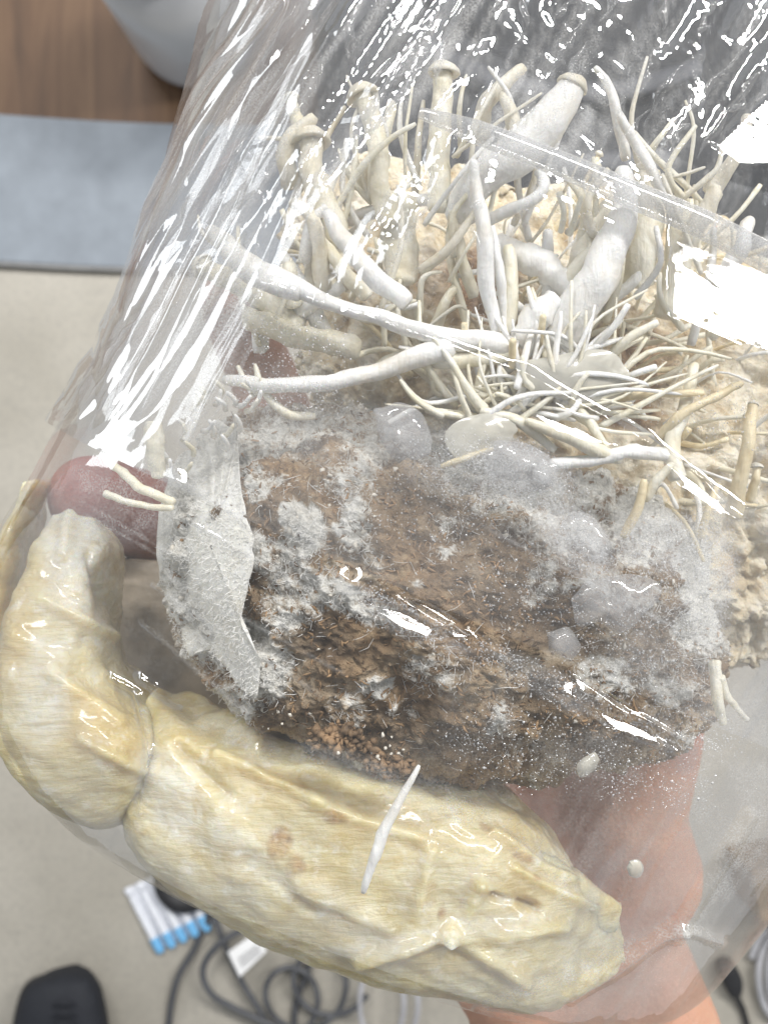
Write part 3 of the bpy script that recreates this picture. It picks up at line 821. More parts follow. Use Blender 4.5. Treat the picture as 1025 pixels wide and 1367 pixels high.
# small ones rooted in the cream bed, leaning out of it
cent = (720, 520)
cnt = 0
for k in range(900):
    px = random.uniform(400, 1024); py = random.uniform(260, 700)
    if py > 700 - 0.0 and px < 700: continue
    if px < 640 and py > 560: continue
    if blobs(np.array([float(px)]), np.array([float(py)]), [(790, 430, 190, 150, 0, 1), (930, 540, 120, 190, 0, 1), (640, 500, 140, 70, 0, 1), (480, 400, 90, 90, 0, .6)])[0] < random.random(): continue
    p, nrm = hit(EB, px, py)
    if p is None: continue
    fd = film_d(px, py)
    room = (p - ORG).length and (CAM_H - p.z - fd)
    if room < 0.003: continue
    ang = math.atan2(py - 600, px - cent[0]) + random.gauss(0, .7)
    L = random.uniform(.006, .019)
    dv = Vector((math.cos(ang), -math.sin(ang), random.uniform(.1, .9))).normalized()
    tip = p + dv * L
    tip.z = min(tip.z, CAM_H - fd - .002)
    mid_ = (p + tip) / 2 + Vector((random.gauss(0, .0012), random.gauss(0, .0012), .001))
    pts = smooth_path(np.array([tuple(tip), tuple(mid_), tuple(p - nrm * .002)]), 9)
    w = random.uniform(.00022, .00058)
    o = link('sprout', tube_mesh('sprout', tube(pts, w * np.array([.9, 1.15, 1, .95, 1, 1.05, 1.15, 1.35, 1.6]), 7, .15, k)), M[random.choice(['stem_cream', 'stem_cream', 'stem_white', 'stem_tan'])], gb)
    if random.random() < .3:
        R = w * 1.9
        th = np.linspace(0, 2 * math.pi, 10, endpoint=False)
        qm = dv.to_track_quat('Z', 'Y').to_matrix()
        Vc = np.array([[np.array(qm @ Vector((rr * R * math.cos(a), rr * R * math.sin(a), zz * R)) + tip) for a in th] for rr, zz in [(.02, .7), (.6, .5), (1, -.1), (.6, -.3), (.02, -.25)]])
        link('cap', mesh_fast('cap', Vc, grid_faces(5, 10)), M['cap'], o)
    cnt += 1
    if cnt >= 150: break
# the fan of fine cream stems in front, spreading from one root
for k in range(95):
    rx_, ry_ = random.gauss(705, 55), random.gauss(540, 16)
    a = math.radians(random.choice([random.uniform(-175, -100), random.uniform(-110, -50), random.uniform(-60, 25)]))
    L = random.uniform(45, 190) * (.75 if a < -1.9 else 1)
    tx, ty = rx_ + L * math.cos(a), ry_ + .85 * L * math.sin(a)
    tx = min(tx, 1015)
    b_ = random.gauss(0, .12) * L
    of = random.uniform(3, 8)
    wd = random.uniform(4, 10)
    stem([(tx, ty, of + random.uniform(-1, 2)), ((rx_ + tx) / 2 + b_ * math.sin(a), (ry_ + ty) / 2 - b_ * math.cos(a), of), (rx_, ry_, of + 2.5)], [wd * .7, wd, wd * 1.5], random.choice(['stem_cream', 'stem_cream', 'stem_white', 'stem_white']), 0, 'sprout', 12, 7, 700 + k, .2)
# dense little white sprouts by the left corner of the block
for k in range(26):
    px, py = random.uniform(235, 330), random.uniform(520, 640)
    px -= (py - 580) * .4
    a = random.uniform(-2.4, -.6)
    stem([(px + 22 * math.cos(a), py + 22 * math.sin(a), 4), (px + 8 * math.cos(a + .5), py + 8 * math.sin(a + .5), 6), (px, py, 9)], [5, 7, 9], random.choice(['stem_white', 'stem_cream']), 0, 'sprout', 8, 6, 200 + k, .1)

# smooth cream skin over the left shoulder of the block, torn at its lower edge
sk = np.array([(322, 566), (285, 585), (252, 622), (232, 680), (224, 745), (230, 800), (258, 848), (296, 888), (338, 928), (345, 880), (322, 830), (330, 780), (338, 730), (326, 680), (318, 620)], float)
ctr = np.array([282, 730.0]); na, nr = 120, 26
lp = catmull(np.vstack([sk, sk[:1]]), np.linspace(0, len(sk), na, endpoint=False))
lp = ctr + (lp - ctr) * (1 + .05 * vnoise(np.arange(na) * .45, np.zeros(na), None, 881))[:, None]
SB_ = ring_surface(BLOCK, 80, 120, .85)
SBV = BVHTree.FromPolygons([Vector(v) for v in SB_.reshape(-1, 3)], [tuple(int(i) for i in f) for f in grid_faces(80, 120)])
rows = []
for sgn_ in (1, -1):
    rr_ = np.linspace(0.02, 1, nr) if sgn_ > 0 else np.linspace(1, 0.02, nr)
    for k_ in rr_:
        row = []
        for j_ in range(na):
            x_, y_ = ctr + (lp[j_] - ctr) * k_
            p_, n_ = hit(SBV, x_, y_)
            d_ = (CAM_H - p_.z) if p_ is not None else .194
            d_ = min(d_, .194)
            nz = float(vnoise(np.array([x_ / 18]), np.array([y_ / 18]), None, 882)[0])
            row.append(P(x_, y_, d_ - sgn_ * .0005 * (1.02 - k_ ** 4) - .0046 - .0003 * nz))
        rows.append(row)
SKV = np.array(rows)
for it in range(40):
    SKV[1:-1, :, 2] = .25 * (np.roll(SKV, 1, 1)[1:-1] + np.roll(SKV, -1, 1)[1:-1])[..., 2] + .25 * (SKV[:-2] + SKV[2:])[..., 2]
link('mycelium_skin', mesh_fast('mycelium_skin', SKV, grid_faces(2 * nr, na)), M['skin_cream'], gb)

# crumbs and fuzz that nobody could count
def scatter(name, material, samples, make):
    Vs, Fs, off = [], [], 0
    for s in samples:
        v, f = make(s)
        Vs.append(v); Fs.append(f + off); off += len(v)
    me = mesh_fast(name, np.concatenate(Vs), np.concatenate(Fs))
    o = link(name, me, M[material], gb); o['kind'] = 'stuff'
    return o
bm = bmesh.new(); bmesh.ops.create_icosphere(bm, subdivisions=1, radius=1.0)
bm.verts.ensure_lookup_table()
ICO_V = np.array([v.co[:] for v in bm.verts]); ICO_F = np.array([[v.index for v in f.verts] for f in bm.faces]); bm.free()
def crumb(s):
    p, r, sd = s
    rr = np.random.default_rng(sd)
    v = ICO_V * (1 + rr.uniform(-.45, .45, (len(ICO_V), 1))) * rr.uniform(.5, 1.4, (1, 3)) * r
    return v + np.array(p), ICO_F
def fibre(s):
    p, n, L, r, sd = s
    rr = np.random.default_rng(sd)
    d = np.array(n) + rr.normal(0, .7, 3); d /= np.linalg.norm(d)
    b = rr.normal(0, .5, 3)
    pts = np.array([p, np.array(p) + d * L * .4 + b * L * .1, np.array(p) + d * L * .75 + b * L * .4, np.array(p) + (d + b) * L * .85])
    V_ = tube(pts, r * np.array([1.2, 1, .8, .4]), 3)
    return V_.reshape(-1, 3), grid_faces(4, 3)

def sample_block(n, weight, bvh=BB, box=(225, 985, 530, 1075)):
    out = []
    tries = 0
    while len(out) < n and tries < n * 12:
        tries += 1
        px, py = random.uniform(box[0], box[1]), random.uniform(box[2], box[3])
        if random.random() > weight(px, py): continue
        p, nn = hit(bvh, px, py)
        if p is None: continue
        out.append((p, nn))
    return out
Wc = np.array(coat); bx, by = proj(BV)
GX, GY = 100, 80
gridc = np.zeros((GY, GX)); gridn = np.zeros((GY, GX))
fr = N = None
ii = np.clip(((bx - 200) / 8).astype(int), 0, GX - 1); jj = np.clip(((by - 480) / 8).astype(int), 0, GY - 1)
half = slice(0, int(nt * .68))
np.add.at(gridc, (jj[:, half], ii[:, half]), Wc[:, half]); np.add.at(gridn, (jj[:, half], ii[:, half]), 1)
gridc /= np.maximum(gridn, 1)
cw = lambda x, y: gridc[int(min(max((y - 480) / 8, 0), GY - 1)), int(min(max((x - 200) / 8, 0), GX - 1))]
pts = sample_block(1900, lambda x, y: 1.0 - .85 * min(1, cw(x, y) * 1.3))
def chip(s):
    p, n_, L, r, sd = s
    rr = np.random.default_rng(sd)
    d = np.cross(np.array(n_), rr.normal(0, 1, 3)) + np.array(n_) * rr.normal(.15, .3); d /= np.linalg.norm(d)
    b = rr.normal(0, .25, 3)
    pts_ = np.array([np.array(p) - d * L / 2, np.array(p) + b * L * .2 + np.array(n_) * r, np.array(p) + d * L / 2])
    V_ = tube(pts_, r * np.array([.5, 1.1, .4]), 4, flat=.5)
    return V_.reshape(-1, 3), grid_faces(3, 4)
scatter('sawdust_fibres', 'crumb', [(tuple(p), tuple(n_), random.uniform(.0006, .0020), random.uniform(.00008, .00026), k) for k, (p, n_) in enumerate(pts)], chip)
pts = sample_block(450, lambda x, y: min(1, cw(x, y) + .25))
scatter('mycelium_web', 'fuzz', [(tuple(p + n_ * .0004), tuple(n_), random.uniform(.0015, .0045), random.uniform(.00002, .00005), 20000 + k) for k, (p, n_) in enumerate(pts)], chip)
pts = sample_block(600, lambda x, y: min(1, cw(x, y) * 1.2 + .08))
scatter('pale_crumbs', 'crumb_white', [((p[0], p[1], p[2] - .0003), random.uniform(.00015, .0006), k) for k, (p, n_) in enumerate(pts)], crumb)
pts = sample_block(10000, lambda x, y: min(1, cw(x, y) ** 1.6 * 1.3))
SKB = BVHTree.FromPolygons([Vector(v) for v in SKV.reshape(-1, 3)], [tuple(int(i) for i in f) for f in grid_faces(SKV.shape[0], SKV.shape[1])])
pts += sample_block(3200, lambda x, y: 1.0, SKB, (215, 350, 555, 940))
pts += sample_block(3500, lambda x, y: .8, EB, (400, 1024, 260, 700))
scatter('mycelium_fuzz', 'fuzz', [(tuple(p), tuple(n_), random.uniform(.0004, .0012), random.uniform(.00003, .00006), k) for k, (p, n_) in enumerate(pts)], fibre)
# crumbly lump fallen on the pale layer
lump_pts = []
for k in range(420):
    t_ = random.random()
    px = 425 + 115 * t_ + random.gauss(0, 8); py = 990 + 26 * t_ + random.gauss(0, 7) - 14 * math.sin(t_ * 6)
    lump_pts.append((tuple(IN(px, py, random.uniform(5, 9))), random.uniform(.0003, .0008), 5000 + k))
scatter('fallen_crumbs', 'crumb_dark', lump_pts, crumb)
lump_pts = []
for k in range(16):
    px, py = random.choice([(430, 1018), (520, 1010), (500, 985), (520, 995), (370, 968)]); px += random.gauss(0, 16); py += random.gauss(0, 9)
    lump_pts.append((tuple(IN(px, py, random.uniform(4.5, 6.5))), random.uniform(.00015, .0005), 6000 + k))
scatter('fallen_pale_crumbs', 'crumb_white', lump_pts, crumb)

# ------------------------------------------------------------------ the pale wet layer at the foot of the pack
pm = thing('pale_growth', 'pale yellow wet folded growth lining the bottom of the pack', 'fungus')
def lobe(rings, ns_, nt_, seed, name, amp=1.0):
    V = close_caps(ring_surface(rings, ns_, nt_, 0.62, 0.62))
    N = normals_of(V); q = V * 1000
    a = math.radians(30)
    X, Y = proj(V)
    u = (q[..., 0] * math.cos(a) - q[..., 1] * math.sin(a)) * 7; v = (-q[..., 0] * math.sin(a) - q[..., 1] * math.cos(a)) * 7
    disp = amp * (0.0042 * fbm(q[..., 0] / 13, q[..., 1] / 13, q[..., 2] / 13, 3, seed) + 0.0010 * fbm(u / 80, v / 16, q[..., 2] / 9, 2, seed + 5) + 0.0005 * fbm(q[..., 0] / 3.2, q[..., 1] / 3.2, q[..., 2] / 3.2, 2, seed + 9))
    # folds and ridges seen on the growth
    for (x0, y0, x1, y1, w, h) in [(480, 1283, 600, 1248, 9, .0022), (600, 1248, 752, 1240, 10, .0024), (600, 1250, 700, 1310, 10, .0020), (640, 1180, 630, 1215, 9, .0020), (640, 1180, 690, 1205, 7, .0018),
                                   (245, 925, 345, 1000, 8, .0018), (270, 960, 400, 1010, 7, .0014), (575, 1140, 560, 1210, 10, .0012), (120, 740, 180, 880, 9, -.0015), (60, 800, 150, 850, 8, .0014), (100, 640, 85, 740, 10, .0016),
                                   (660, 1195, 720, 1215, 6, -.0025), (300, 1100, 420, 1190, 30, .0015), (290, 1010, 430, 1075, 9, .0016), (420, 1075, 560, 1120, 10, .0014), (240, 1000, 300, 1060, 9, -.0014), (400, 1180, 520, 1240, 10, .0015), (330, 1140, 420, 1215, 8, -.0012), (660, 1110, 760, 1175, 7, .0012), (690, 1160, 790, 1215, 6, .0012), (70, 900, 160, 960, 10, .0014), (110, 990, 190, 1030, 9, .0013)]:
        dd, tt, sg = seg_dist(X, Y, x0, y0, x1, y1)
        disp = disp + h * np.exp(-(dd / w) ** 2)
    V = V + N * disp[..., None]
    me = mesh_fast(name, V, grid_faces(ns_, nt_))
    attr(me, 'yellow', np.clip(blobs(X, Y, [(130, 960, 70, 60, 30, .8), (175, 1010, 50, 50, 0, .6), (690, 1200, 50, 24, 25, .9), (620, 1290, 110, 26, 10, .6), (350, 1050, 70, 40, 20, .5), (520, 1110, 80, 60, 0, .35), (10, 830, 40, 130, 0, .9), (700, 1110, 60, 60, 0, .4)]) + .25 * fbm(X / 30, Y / 30, None, 3, 17), 0, 1))
    attr(me, 'white', np.clip(blobs(X, Y, [(105, 740, 60, 130, -10, .9), (90, 660, 60, 60, 0, .9), (60, 930, 40, 90, 0, .6), (230, 1060, 50, 90, -25, .75), (300, 1130, 90, 40, 38, .6), (440, 1210, 120, 30, 30, .6), (570, 1250, 200, 14, -10, .6)]) + .2 * fbm(X / 26, Y / 26, None, 3, 27), 0, 1))
    attr(me, 'brown', blobs(X, Y, [(375, 1125, 22, 30, 10, .8), (395, 1155, 20, 22, 0, .65), (448, 1092, 22, 12, 10, .7), (590, 1217, 10, 12, 0, .8), (700, 1145, 22, 7, 15, .7), (717, 1172, 9, 7, 0, .8), (712, 1203, 20, 7, 25, .7), (650, 1103, 16, 9, 50, .6), (575, 1195, 16, 26, 0, .45), (370, 1050, 60, 16, 15, .3)]))
    return link(name, me, M['pale'], pm)
lobe([(128, 690, 72, 684, .199, .003, .006, 0), (152, 735, 52, 735, .198, .010, .016, 0), (152, 785, 34, 795, .197, .014, .018, 0), (150, 850, 20, 870, .196, .017, .02, 0), (175, 910, 18, 960, .195, .019, .02, 0),
      (220, 960, 72, 1050, .195, .019, .02, 0), (235, 1020, 138, 1090, .196, .013, .014, 0), (225, 1060, 195, 1084, .198, .004, .005, 0)], 150, 150, 301, 'left_lobe', .38)
lobe([(205, 925, 176, 1000, .197, .004, .006, 0), (255, 945, 180, 1098, .196, .014, .018, 0), (330, 968, 244, 1168, .195, .018, .022, 0), (430, 992, 354, 1236, .194, .020, .024, 0), (548, 1014, 482, 1280, .194, .021, .026, 0),
      (662, 1052, 602, 1306, .194, .021, .026, 0), (738, 1118, 702, 1318, .195, .018, .024, 0), (785, 1195, 785, 1302, .197, .011, .018, 0), (830, 1235, 832, 1280, .199, .004, .006, 0)], 260, 200, 331, 'main_lobe', .42)
lobe([(600, 1075, 590, 1130, .187, .002, .004, 0), (660, 1098, 640, 1215, .186, .005, .006, 0), (720, 1130, 715, 1235, .187, .005, .006, 0), (780, 1175, 775, 1250, .189, .004, .005, 0), (832, 1208, 822, 1245, .191, .001, .002, 0)], 90, 80, 341, 'torn_flap', .45)
lobe([(60, 640, 34, 640, .214, .004, .006, 0), (46, 700, 12, 720, .213, .010, .012, 0), (40, 790, -2, 800, .212, .012, .012, 0), (40, 880, 4, 890, .211, .012, .012, 0), (60, 960, 26, 975, .210, .004, .008, 0)], 60, 60, 351, 'back_lobe', .4)
V = close_caps(ring_surface([(140, 748, 250, 750, .229, .002, .004, 0), (120, 780, 330, 790, .232, .006, .006, 0), (110, 850, 420, 850, .234, .007, .006, 0), (160, 940, 520, 960, .234, .007, .006, 0), (330, 1010, 620, 1050, .232, .002, .004, 0)], 90, 110, .7))  # added sheet: shaded empty interior of the film, painted brown-grey
V += normals_of(V) * (0.0022 * fbm(V[..., 0] * 90, V[..., 1] * 90, V[..., 2] * 90, 4, 371))[..., None]
link('back_shade_sheet', mesh_fast('back_shade_sheet', V, grid_faces(90, 110)), M['back_shade'], pm)

# ------------------------------------------------------------------ plastic film round everything
pw = thing('plastic_wrap', 'clear crinkled plastic wrap with bright glints around the mushroom block', 'plastic wrap')

FACETS = [  # flat taut panels of film and the ceiling lamp they face
    ([(902, 300), (1060, 372), (1060, 490), (980, 468), (895, 420)], 0),
    ([(498, 805), (530, 812), (588, 840), (578, 853), (530, 836)], 0),
    ([(548, 800), (570, 806), (622, 836), (618, 840), (575, 818)], 0),
    ([(786, 944), (860, 972), (886, 994), (850, 984), (812, 970)], 0),
    ([(808, 926), (850, 950), (884, 972), (850, 957)], 0),
    ([(710, 546), (765, 566), (832, 600), (790, 596), (738, 578)], 0),
    ([(735, 530), (780, 552), (826, 580), (770, 553)], 0),
    ([(890, 612), (930, 640), (982, 695), (955, 690), (915, 655)], 0),
    ([(950, 190), (1060, 90), (1060, 230), (985, 225)], 0),
]
LINES = [  # creases: (x0,y0,x1,y1,width px,height mm)
    (235, 640, 470, 775, 16, .9), (470, 775, 610, 850, 20, 1.2), (610, 850, 760, 925, 20, 1.2), (760, 925, 905, 1005, 18, 1.0),
    (350, 378, 560, 448, 9, .7), (560, 448, 700, 500, 10, .8), (700, 500, 860, 590, 12, 1.0), (860, 590, 990, 690, 12, 1.0),
    (205, 780, 430, 930, 3, .35), (225, 770, 460, 900, 3, .3), (260, 700, 420, 790, 3, .3), (190, 830, 330, 950, 3, .3),
    (188, 930, 205, 1000, 7, 1.4), (205, 1000, 190, 1082, 7, 1.4), (150, 905, 190, 925, 7, 1.2), (190, 905, 240, 935, 7, 1.2),
    (345, 400, 250, 590, 7, 1.2), (330, 430, 262, 560, 5, -1.0), (900, 1250, 1000, 1090, 9, 1.2), (760, 1330, 905, 1235, 9, 1.2), (905, 1235, 960, 1255, 8, 1.0),
    (640, 700, 960, 870, 3, .25), (700, 760, 900, 880, 3, .25),
]
FOG = [(690, 635, 100, 50, 20, .44), (760, 715, 90, 40, 50, .55), (600, 620, 110, 60, 15, .24), (945, 770, 40, 120, 5, .58), (885, 725, 80, 50, 10, .50), (540, 830, 90, 22, 27, .30), (720, 905, 110, 24, 27, .28),
       (870, 1130, 240, 190, -30, .16), (985, 1060, 130, 190, 0, .32), (200, 850, 120, 110, 0, .10), (800, 1300, 240, 80, -25, .16), (480, 690, 330, 120, 20, .10), (430, 580, 220, 60, 10, .2), (930, 985, 80, 40, 30, .3), (820, 1010, 120, 50, 0, .24), (360, 560, 140, 80, 0, .18), (240, 450, 170, 90, -55, .34), (300, 330, 110, 70, -55, .25),
       (600, 90, 420, 150, 10, .05), (850, 130, 260, 170, 0, .06), (420, 170, 160, 120, 0, .08), (150, 640, 130, 80, 0, .12), (100, 720, 40, 130, 10, .2), (640, 950, 60, 120, 10, .16), (320, 985, 100, 24, 22, .28), (470, 1025, 110, 26, 18, .30), (600, 1075, 110, 34, 25, .30), (720, 1140, 100, 34, 38, .28), (150, 660, 110, 80, 0, .34), (590, 1060, 120, 100, 0, .12), (900, 860, 100, 90, 0, .2)]

def film_sheet(name, t0, t1, ns_, nt_, material, seed, crk, offset=0.0, share=.7, facets=True, fogk=1.0):
    n_r = len(HULL)
    tt = np.linspace(t0, t1, 40)
    rings = catmull(HULL, tt)
    V = ring_surface(rings, ns_, nt_, 0.75, share)
    N = normals_of(V)
    X, Y = proj(V)
    front = (N[..., 2] > -0.15)
    if offset: V = V + N * offset
    # where the film is crinkled: the gathered upper part
    edge = 575 - 0.30 * (X - 100)
    w = sstep(60, -190, Y - edge) * 0.95 + 0.05
    w = np.maximum(w, 0.6 * sstep(330, 200, X - .45 * (560 - Y)) * sstep(600, 540, Y))
    w = np.maximum(w, 0.35 * sstep(900, 1080, X) * sstep(1300, 900, Y))
    w = np.maximum(w, 0.20 * sstep(980, 1150, Y))
    a = math.radians(-60)
    wx = X + 22 * vnoise(X / 60, Y / 60, None, seed + 1); wy = Y + 22 * vnoise(X / 60 + 9, Y / 60, None, seed + 2)
    u = wx * math.cos(a) + wy * math.sin(a); v = -wx * math.sin(a) + wy * math.cos(a)
    back = np.where(front, 0, 37.0)
    stre = sstep(120, -260, Y - edge + 0.0 * X)
    lx = X + 10 * vnoise(X / 160, Y / 160, None, seed + 1); ly = Y + 10 * vnoise(X / 160 + 9, Y / 160, None, seed + 2)
    u = lx * math.cos(a) + ly * math.sin(a); v = -lx * math.sin(a) + ly * math.cos(a)
    a2 = math.radians(-15 if seed < 430 else -95)
    u2 = lx * math.cos(a2) + ly * math.sin(a2); v2 = -lx * math.sin(a2) + ly * math.cos(a2)
    d1 = facet(u / 420 + back, v / 58, seed) * 2.2
    patchy = .25 + .75 * sstep(-.35, .35, vnoise(X / 70, Y / 110, None, seed + 40))
    d2 = facet(u / 330 + back, v / 19, seed + 3) * 0.85 * patchy
    d3 = facet(u2 / 150 + back, v2 / 26, seed + 4) * 0.8 * sstep(-.1, .4, vnoise(X / 120, Y / 120, None, seed + 5))
    d4 = -np.abs(facet(u / 260 + back, v / 9, seed + 6)) * 0.55 * sstep(-.2, .5, vnoise(u / 200, v / 60, None, seed + 8))
    disp = crk * w * (d1 + d2 + d3 + d4) * 1e-3
    disp = disp + 0.8e-3 * fbm(X / 130 + back, Y / 130, None, 2, seed + 11) * (1 - w)
    disp = disp + 0.05e-3 * facet(u / 60 + back, v / 14, seed + 14) * (1 - w)
    if facets:
        for (x0, y0, x1, y1, wd, h) in LINES:
            dd, t_, sg = seg_dist(X, Y, x0, y0, x1, y1)
            prof = np.maximum(0, 1 - dd / (wd * 1.7)) ** 1.5
            disp = disp + np.where(front, prof * h * 1e-3, 0)
    V = V + N * disp[..., None]
    if facets:
        for poly, li in FACETS:
            poly = np.array(poly, float)
            cx, cy = poly.mean(0)
            ins = np.ones_like(X, bool); mind = np.full_like(X, 1e9)
            for k in range(len(poly)):
                (x0, y0), (x1, y1) = poly[k], poly[(k + 1) % len(poly)]
                cr = (x1 - x0) * (Y - y0) - (y1 - y0) * (X - x0)
                L = math.hypot(x1 - x0, y1 - y0)
                mind = np.minimum(mind, cr / L)
            wgt = sstep(-4, 1, mind) * front
            dc = film_d(min(cx, 1010), cy) - offset * .9
            Q = P(cx, cy, dc)
            tc = np.array([0, 0, CAM_H]) - Q; tc /= np.linalg.norm(tc)
            tl = np.array([*LAMPS[li], LAMP_Z]) - Q; tl /= np.linalg.norm(tl)
            nn = tc + tl; nn /= np.linalg.norm(nn)
            zp = Q[2] - ((V[..., 0] - Q[0]) * nn[0] + (V[..., 1] - Q[1]) * nn[1]) / nn[2]
            big = 1.0 if np.ptp(poly[:, 0]) > 108 else 0.15
            keep = big * 0.042e-3 * facet(X / 26, Y / 26, seed + 20) + big * 0.012e-3 * facet(X / 9, Y / 9, seed + 21)
            V[..., 2] = V[..., 2] * (1 - wgt) + (zp + keep) * wgt
    fog = blobs(X, Y, FOG) * np.where(front, 1, .35) * fogk
    fog = fog * (0.75 + 0.5 * fbm(X / 24, Y / 24, None, 4, seed + 30)) + 0.85 * w * fogk * np.clip(-.05 + fbm(u / 260, v / 10, None, 3, seed + 31), 0, 1)  # condensation, plus pale streaks painted in for the sheen of the crinkles
    for (x0, y0, x1, y1, wd) in [(640, 1348, 760, 1300, 12), (760, 1300, 905, 1235, 14), (905, 1250, 960, 1190, 12), (960, 1190, 1010, 1090, 12), (900, 1235, 955, 1258, 10), (188, 930, 205, 1000, 6), (205, 1000, 190, 1082, 6), (330, 420, 255, 580, 14), (240, 640, 320, 690, 6), (205, 780, 430, 930, 2.2), (225, 770, 460, 900, 2), (260, 700, 420, 790, 2), (190, 830, 330, 950, 2), (230, 800, 380, 905, 1.8), (110, 670, 230, 740, 2), (120, 690, 220, 745, 1.8), (640, 700, 960, 870, 2), (300, 690, 620, 850, 2.4)]:
        dd, t_, sg = seg_dist(X, Y, x0, y0, x1, y1)
        fog = fog + np.where(front, .30 * np.exp(-(dd / wd) ** 2), 0) * fogk * (.7 + .5 * vnoise(X / 12, Y / 12, None, 91))  # creases painted pale, standing for the light they catch
    me = mesh_fast(name, V, grid_faces(ns_, nt_))
    attr(me, 'fog', np.clip(fog, 0, .9))
    o = link(name, me, M[material], pw)
    return o, V

film, FV = film_sheet('film_sleeve', 0, len(HULL) - 1, 560, 640, 'film', 401, 0.65)
outer, OV = film_sheet('outer_film', 4.6, len(HULL) - 1, 420, 620, 'film2', 451, 1.0, 0.0022, facets=False, fogk=.8)
sub = FV[::2, ::2]
FB = BVHTree.FromPolygons([Vector(v) for v in sub.reshape(-1, 3)], [tuple(int(i) for i in f) for f in grid_faces(sub.shape[0], sub.shape[1])])

# rolled rim of the inner tray
ctrl = np.array([P(x, y, film_d(min(x, 1015), y) + .001) for x, y in [(560, 150), (620, 170), (690, 196), (770, 228), (850, 262), (940, 300), (1040, 352)]])
V = tube(smooth_path(ctrl, 120), np.interp(np.linspace(0, 1, 120), [0, .2, 1], [.0008, .0018, .0023]), 14)
me = tube_mesh('tray_rim', V); attr(me, 'fog', np.full(len(me.vertices), .3))
link('tray_rim', me, M['rim'], pw)
# pleats: narrow raised folds of film running up towards the gathered neck
OB = BVHTree.FromPolygons([Vector(v) for v in OV[::2, ::2].reshape(-1, 3)], [tuple(int(i) for i in f) for f in grid_faces(OV[::2, ::2].shape[0], OV[::2, ::2].shape[1])])
PLEATS = [(240, 318, 345, 110), (262, 300, 375, 90), (285, 300, 420, 60), (300, 250, 400, 100), (232, 270, 330, 90), (330, 210, 440, 40), (215, 330, 260, 250), (490, 170, 590, 10), (510, 150, 600, -10), (470, 190, 560, 60), (120, 530, 200, 400), (140, 560, 235, 420), (130, 500, 190, 420),
          (640, 330, 660, 250), (900, 180, 1000, 60), (930, 210, 1020, 90), (960, 230, 1030, 130), (860, 170, 930, 70), (700, 150, 770, 40), (640, 130, 700, 20), (800, 200, 840, 90), (560, 300, 575, 220), (420, 260, 470, 190), (350, 300, 420, 230), (300, 390, 345, 320), (280, 560, 340, 440), (250, 590, 310, 480), (180, 500, 240, 400)]
for k in range(34):
    x0, y0 = random.choice([(random.uniform(230, 620), random.uniform(0, 320)), (random.uniform(640, 1020), random.uniform(0, 230))])
    if x0 < 330 - .42 * y0 + 20: continue
    a = math.radians(random.gauss(-60, 14)); L = random.uniform(30, 130)
    PLEATS.append((x0, y0, x0 + L * math.cos(a), y0 + L * math.sin(a)))
for k, (x0, y0, x1, y1) in enumerate(PLEATS):
    n = 26
    tt = np.linspace(0, 1, n)
    bend = random.gauss(0, 7)
    wmax = random.uniform(2.5, 7.5)
    rows = []
    for t_ in tt:
        cx = x0 + (x1 - x0) * t_; cy = y0 + (y1 - y0) * t_
        L = math.hypot(x1 - x0, y1 - y0); nx, ny = -(y1 - y0) / L, (x1 - x0) / L
        o_ = bend * math.sin(t_ * math.pi) + 1.5 * math.sin(t_ * 17 + k)
        w_ = wmax * (math.sin(math.pi * min(1, max(.02, t_))) ** .6) * (.8 + .35 * math.sin(t_ * 11 + 2 * k))
        row = []
        for u_, h_ in ((-1, -.3), (-.35, .55), (.05, 1.0), (.3, .5), (1, -.3)):
            x_, y_ = cx + nx * (o_ + u_ * w_), cy + ny * (o_ + u_ * w_)
            p_, n_ = hit(OB, x_, y_)
            d_ = CAM_H - p_.z if p_ is not None else D0
            row.append(P(x_, y_, d_ - h_ * w_ * .00011 - .0002))
        rows.append(row)
    me = mesh_fast('film_pleat', np.array(rows), grid_faces(n, 5, False))
    attr(me, 'fog', np.full(len(me.vertices), random.uniform(.05, .30)))
    link('film_pleat', me, M['film2'], pw)

# clear wet patches stuck to the inside of the film
def patch(outline, material, thick, off=.4, name='wet_patch', parent=pw, lumps=.3, seed=0):
    ol = np.array(outline, float); ctr = ol.mean(0)
    nr, na = 14, 48
    loop_ = catmull(np.vstack([ol, ol[:1]]), np.linspace(0, len(ol), na, endpoint=False))
    ph = np.linspace(0, 2 * math.pi, na, endpoint=False)
    loop_ = ctr + (loop_ - ctr) * (1 + .09 * vnoise(np.cos(ph) * 1.6 + seed * 5.1, np.sin(ph) * 2.2, None, 900 + seed) + .02 * vnoise(np.cos(ph) * 6 + seed, np.sin(ph) * 6, None, 950 + seed))[:, None]
    rows = []
    for i in range(nr + 1):
        k = i / nr
        rr = math.sin(k * math.pi / 2)
        row = []
        for j in range(na):
            x, y = ctr + (loop_[j] - ctr) * rr
            b = (1 - rr ** 2.4) * thick * (1 + lumps * math.sin(x * .09 + seed) * math.cos(y * .11 + seed))
            row.append(IN(x, y, off - b))
        rows.append(row)
    for i in range(nr - 1, -1, -1):
        rr = math.sin(i / nr * math.pi / 2)
        rows.append([IN(*(ctr + (loop_[j] - ctr) * rr), off + .5 * thick * (1 - rr ** 2)) for j in range(na)])
    return link(name, mesh_fast(name, np.array(rows), grid_faces(len(rows), na)), M[material], parent)
patch([(640, 606), (665, 588), (700, 590), (728, 606), (742, 628), (738, 650), (705, 655), (668, 645), (645, 628)], 'gel', 1.6, 1.0, seed=1)
patch([(704, 622), (722, 612), (740, 624), (742, 645), (722, 654), (706, 644)], 'gel', 1.6, .2, seed=2)
patch([(750, 700), (765, 684), (790, 690), (812, 715), (815, 742), (795, 752), (770, 735)], 'gel', 1.6, .8, seed=3)
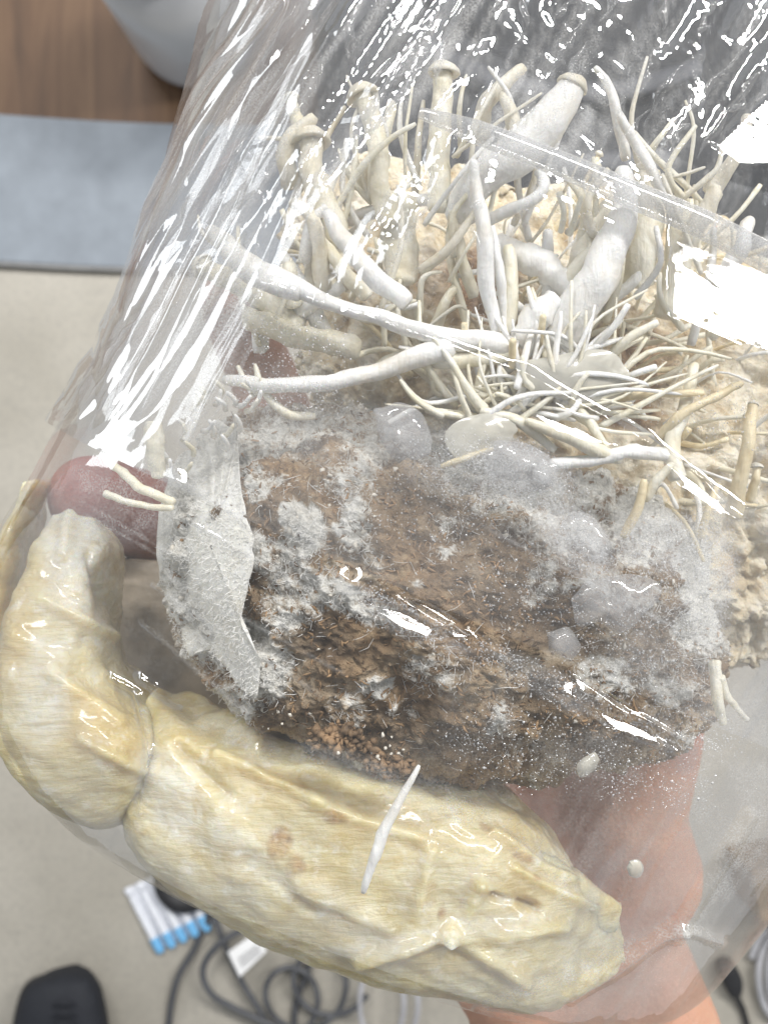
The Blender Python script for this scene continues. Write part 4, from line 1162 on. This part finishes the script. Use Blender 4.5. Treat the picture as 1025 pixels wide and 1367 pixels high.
patch([(500, 548), (530, 538), (560, 552), (575, 590), (560, 612), (525, 612), (508, 590)], 'gel', 1.6, 1.6, seed=4)
patch([(690, 480), (750, 472), (815, 470), (835, 490), (832, 525), (790, 535), (730, 530), (700, 510)], 'gel_cream', 0.8, 4, 'clouded_flap', gb, seed=5)
patch([(590, 575), (640, 550), (680, 560), (690, 580), (650, 600), (610, 612)], 'gel_cream', 0.8, 3.5, 'clouded_flap', gb, seed=6)
patch([(765, 800), (790, 775), (850, 768), (885, 790), (860, 822), (830, 845), (800, 832), (770, 838)], 'gel', 1.6, 1.0, seed=7)
patch([(730, 845), (755, 838), (775, 860), (760, 880), (735, 870)], 'gel', 1.6, .6, seed=8)
patch([(840, 1150), (852, 1148), (859, 1160), (853, 1172), (841, 1170), (837, 1160)], 'gel_cream', .6, .3, 'pale_speck', pw, seed=9)
patch([(770, 1020), (790, 1005), (800, 1015), (785, 1035), (772, 1036)], 'gel_cream', .8, 2, 'pale_speck', pw, seed=10)

# condensation beads on the film
DROPS = [(690, 630, 110, 45, 22, 1.0), (770, 715, 80, 36, 50, 1.0), (620, 640, 90, 60, 20, .6), (930, 790, 55, 140, 5, 1.0), (885, 735, 80, 45, 0, .9), (550, 828, 110, 26, 27, 1.0), (720, 910, 130, 28, 27, 1.0), (900, 970, 110, 40, 15, .6),
         (850, 870, 120, 80, 20, .45), (700, 1000, 130, 60, 10, .35), (860, 1030, 110, 60, 20, .4), (560, 680, 160, 60, 20, .25), (370, 520, 110, 40, 10, .5), (390, 460, 90, 50, 0, .4), (720, 800, 140, 60, 20, .3), (760, 270, 60, 50, 0, .15), (960, 560, 60, 60, 0, .2)]
th5 = np.linspace(0, 2 * math.pi, 6, endpoint=False)
def bead(s):
    p, n_, r, sd = s
    qm = np.array(Vector(n_).to_track_quat('Z', 'Y').to_matrix())
    rows = [(1.0, 0), (.78, .42), (.05, .62)]
    v = np.array([[(rr * r * math.cos(a), rr * r * math.sin(a), zz * r) for a in th5] for rr, zz in rows]).reshape(-1, 3)
    return v @ qm.T + np.array(p), grid_faces(3, 6)
px = RNG.uniform(300, 1020, 90000); py = RNG.uniform(240, 1090, 90000)
keep = blobs(px, py, DROPS) * (0.6 + .8 * np.clip(fbm(px / 22, py / 22, None, 3, 77) + .3, 0, 1)) > RNG.uniform(0, 1, 90000)
smp = []
for k, (x, y) in enumerate(zip(px[keep][:13000], py[keep][:13000])):
    p, nn = hit(FB, x, y)
    if p is None: continue
    smp.append((tuple(p - nn * 0.00002), tuple(nn), float(0.00006 + 0.00011 * RNG.random() ** 2.5 + (0.00014 if RNG.random() < .01 else 0)), k))
o = scatter('condensation_beads', 'drop', smp, bead)
o.parent = pw
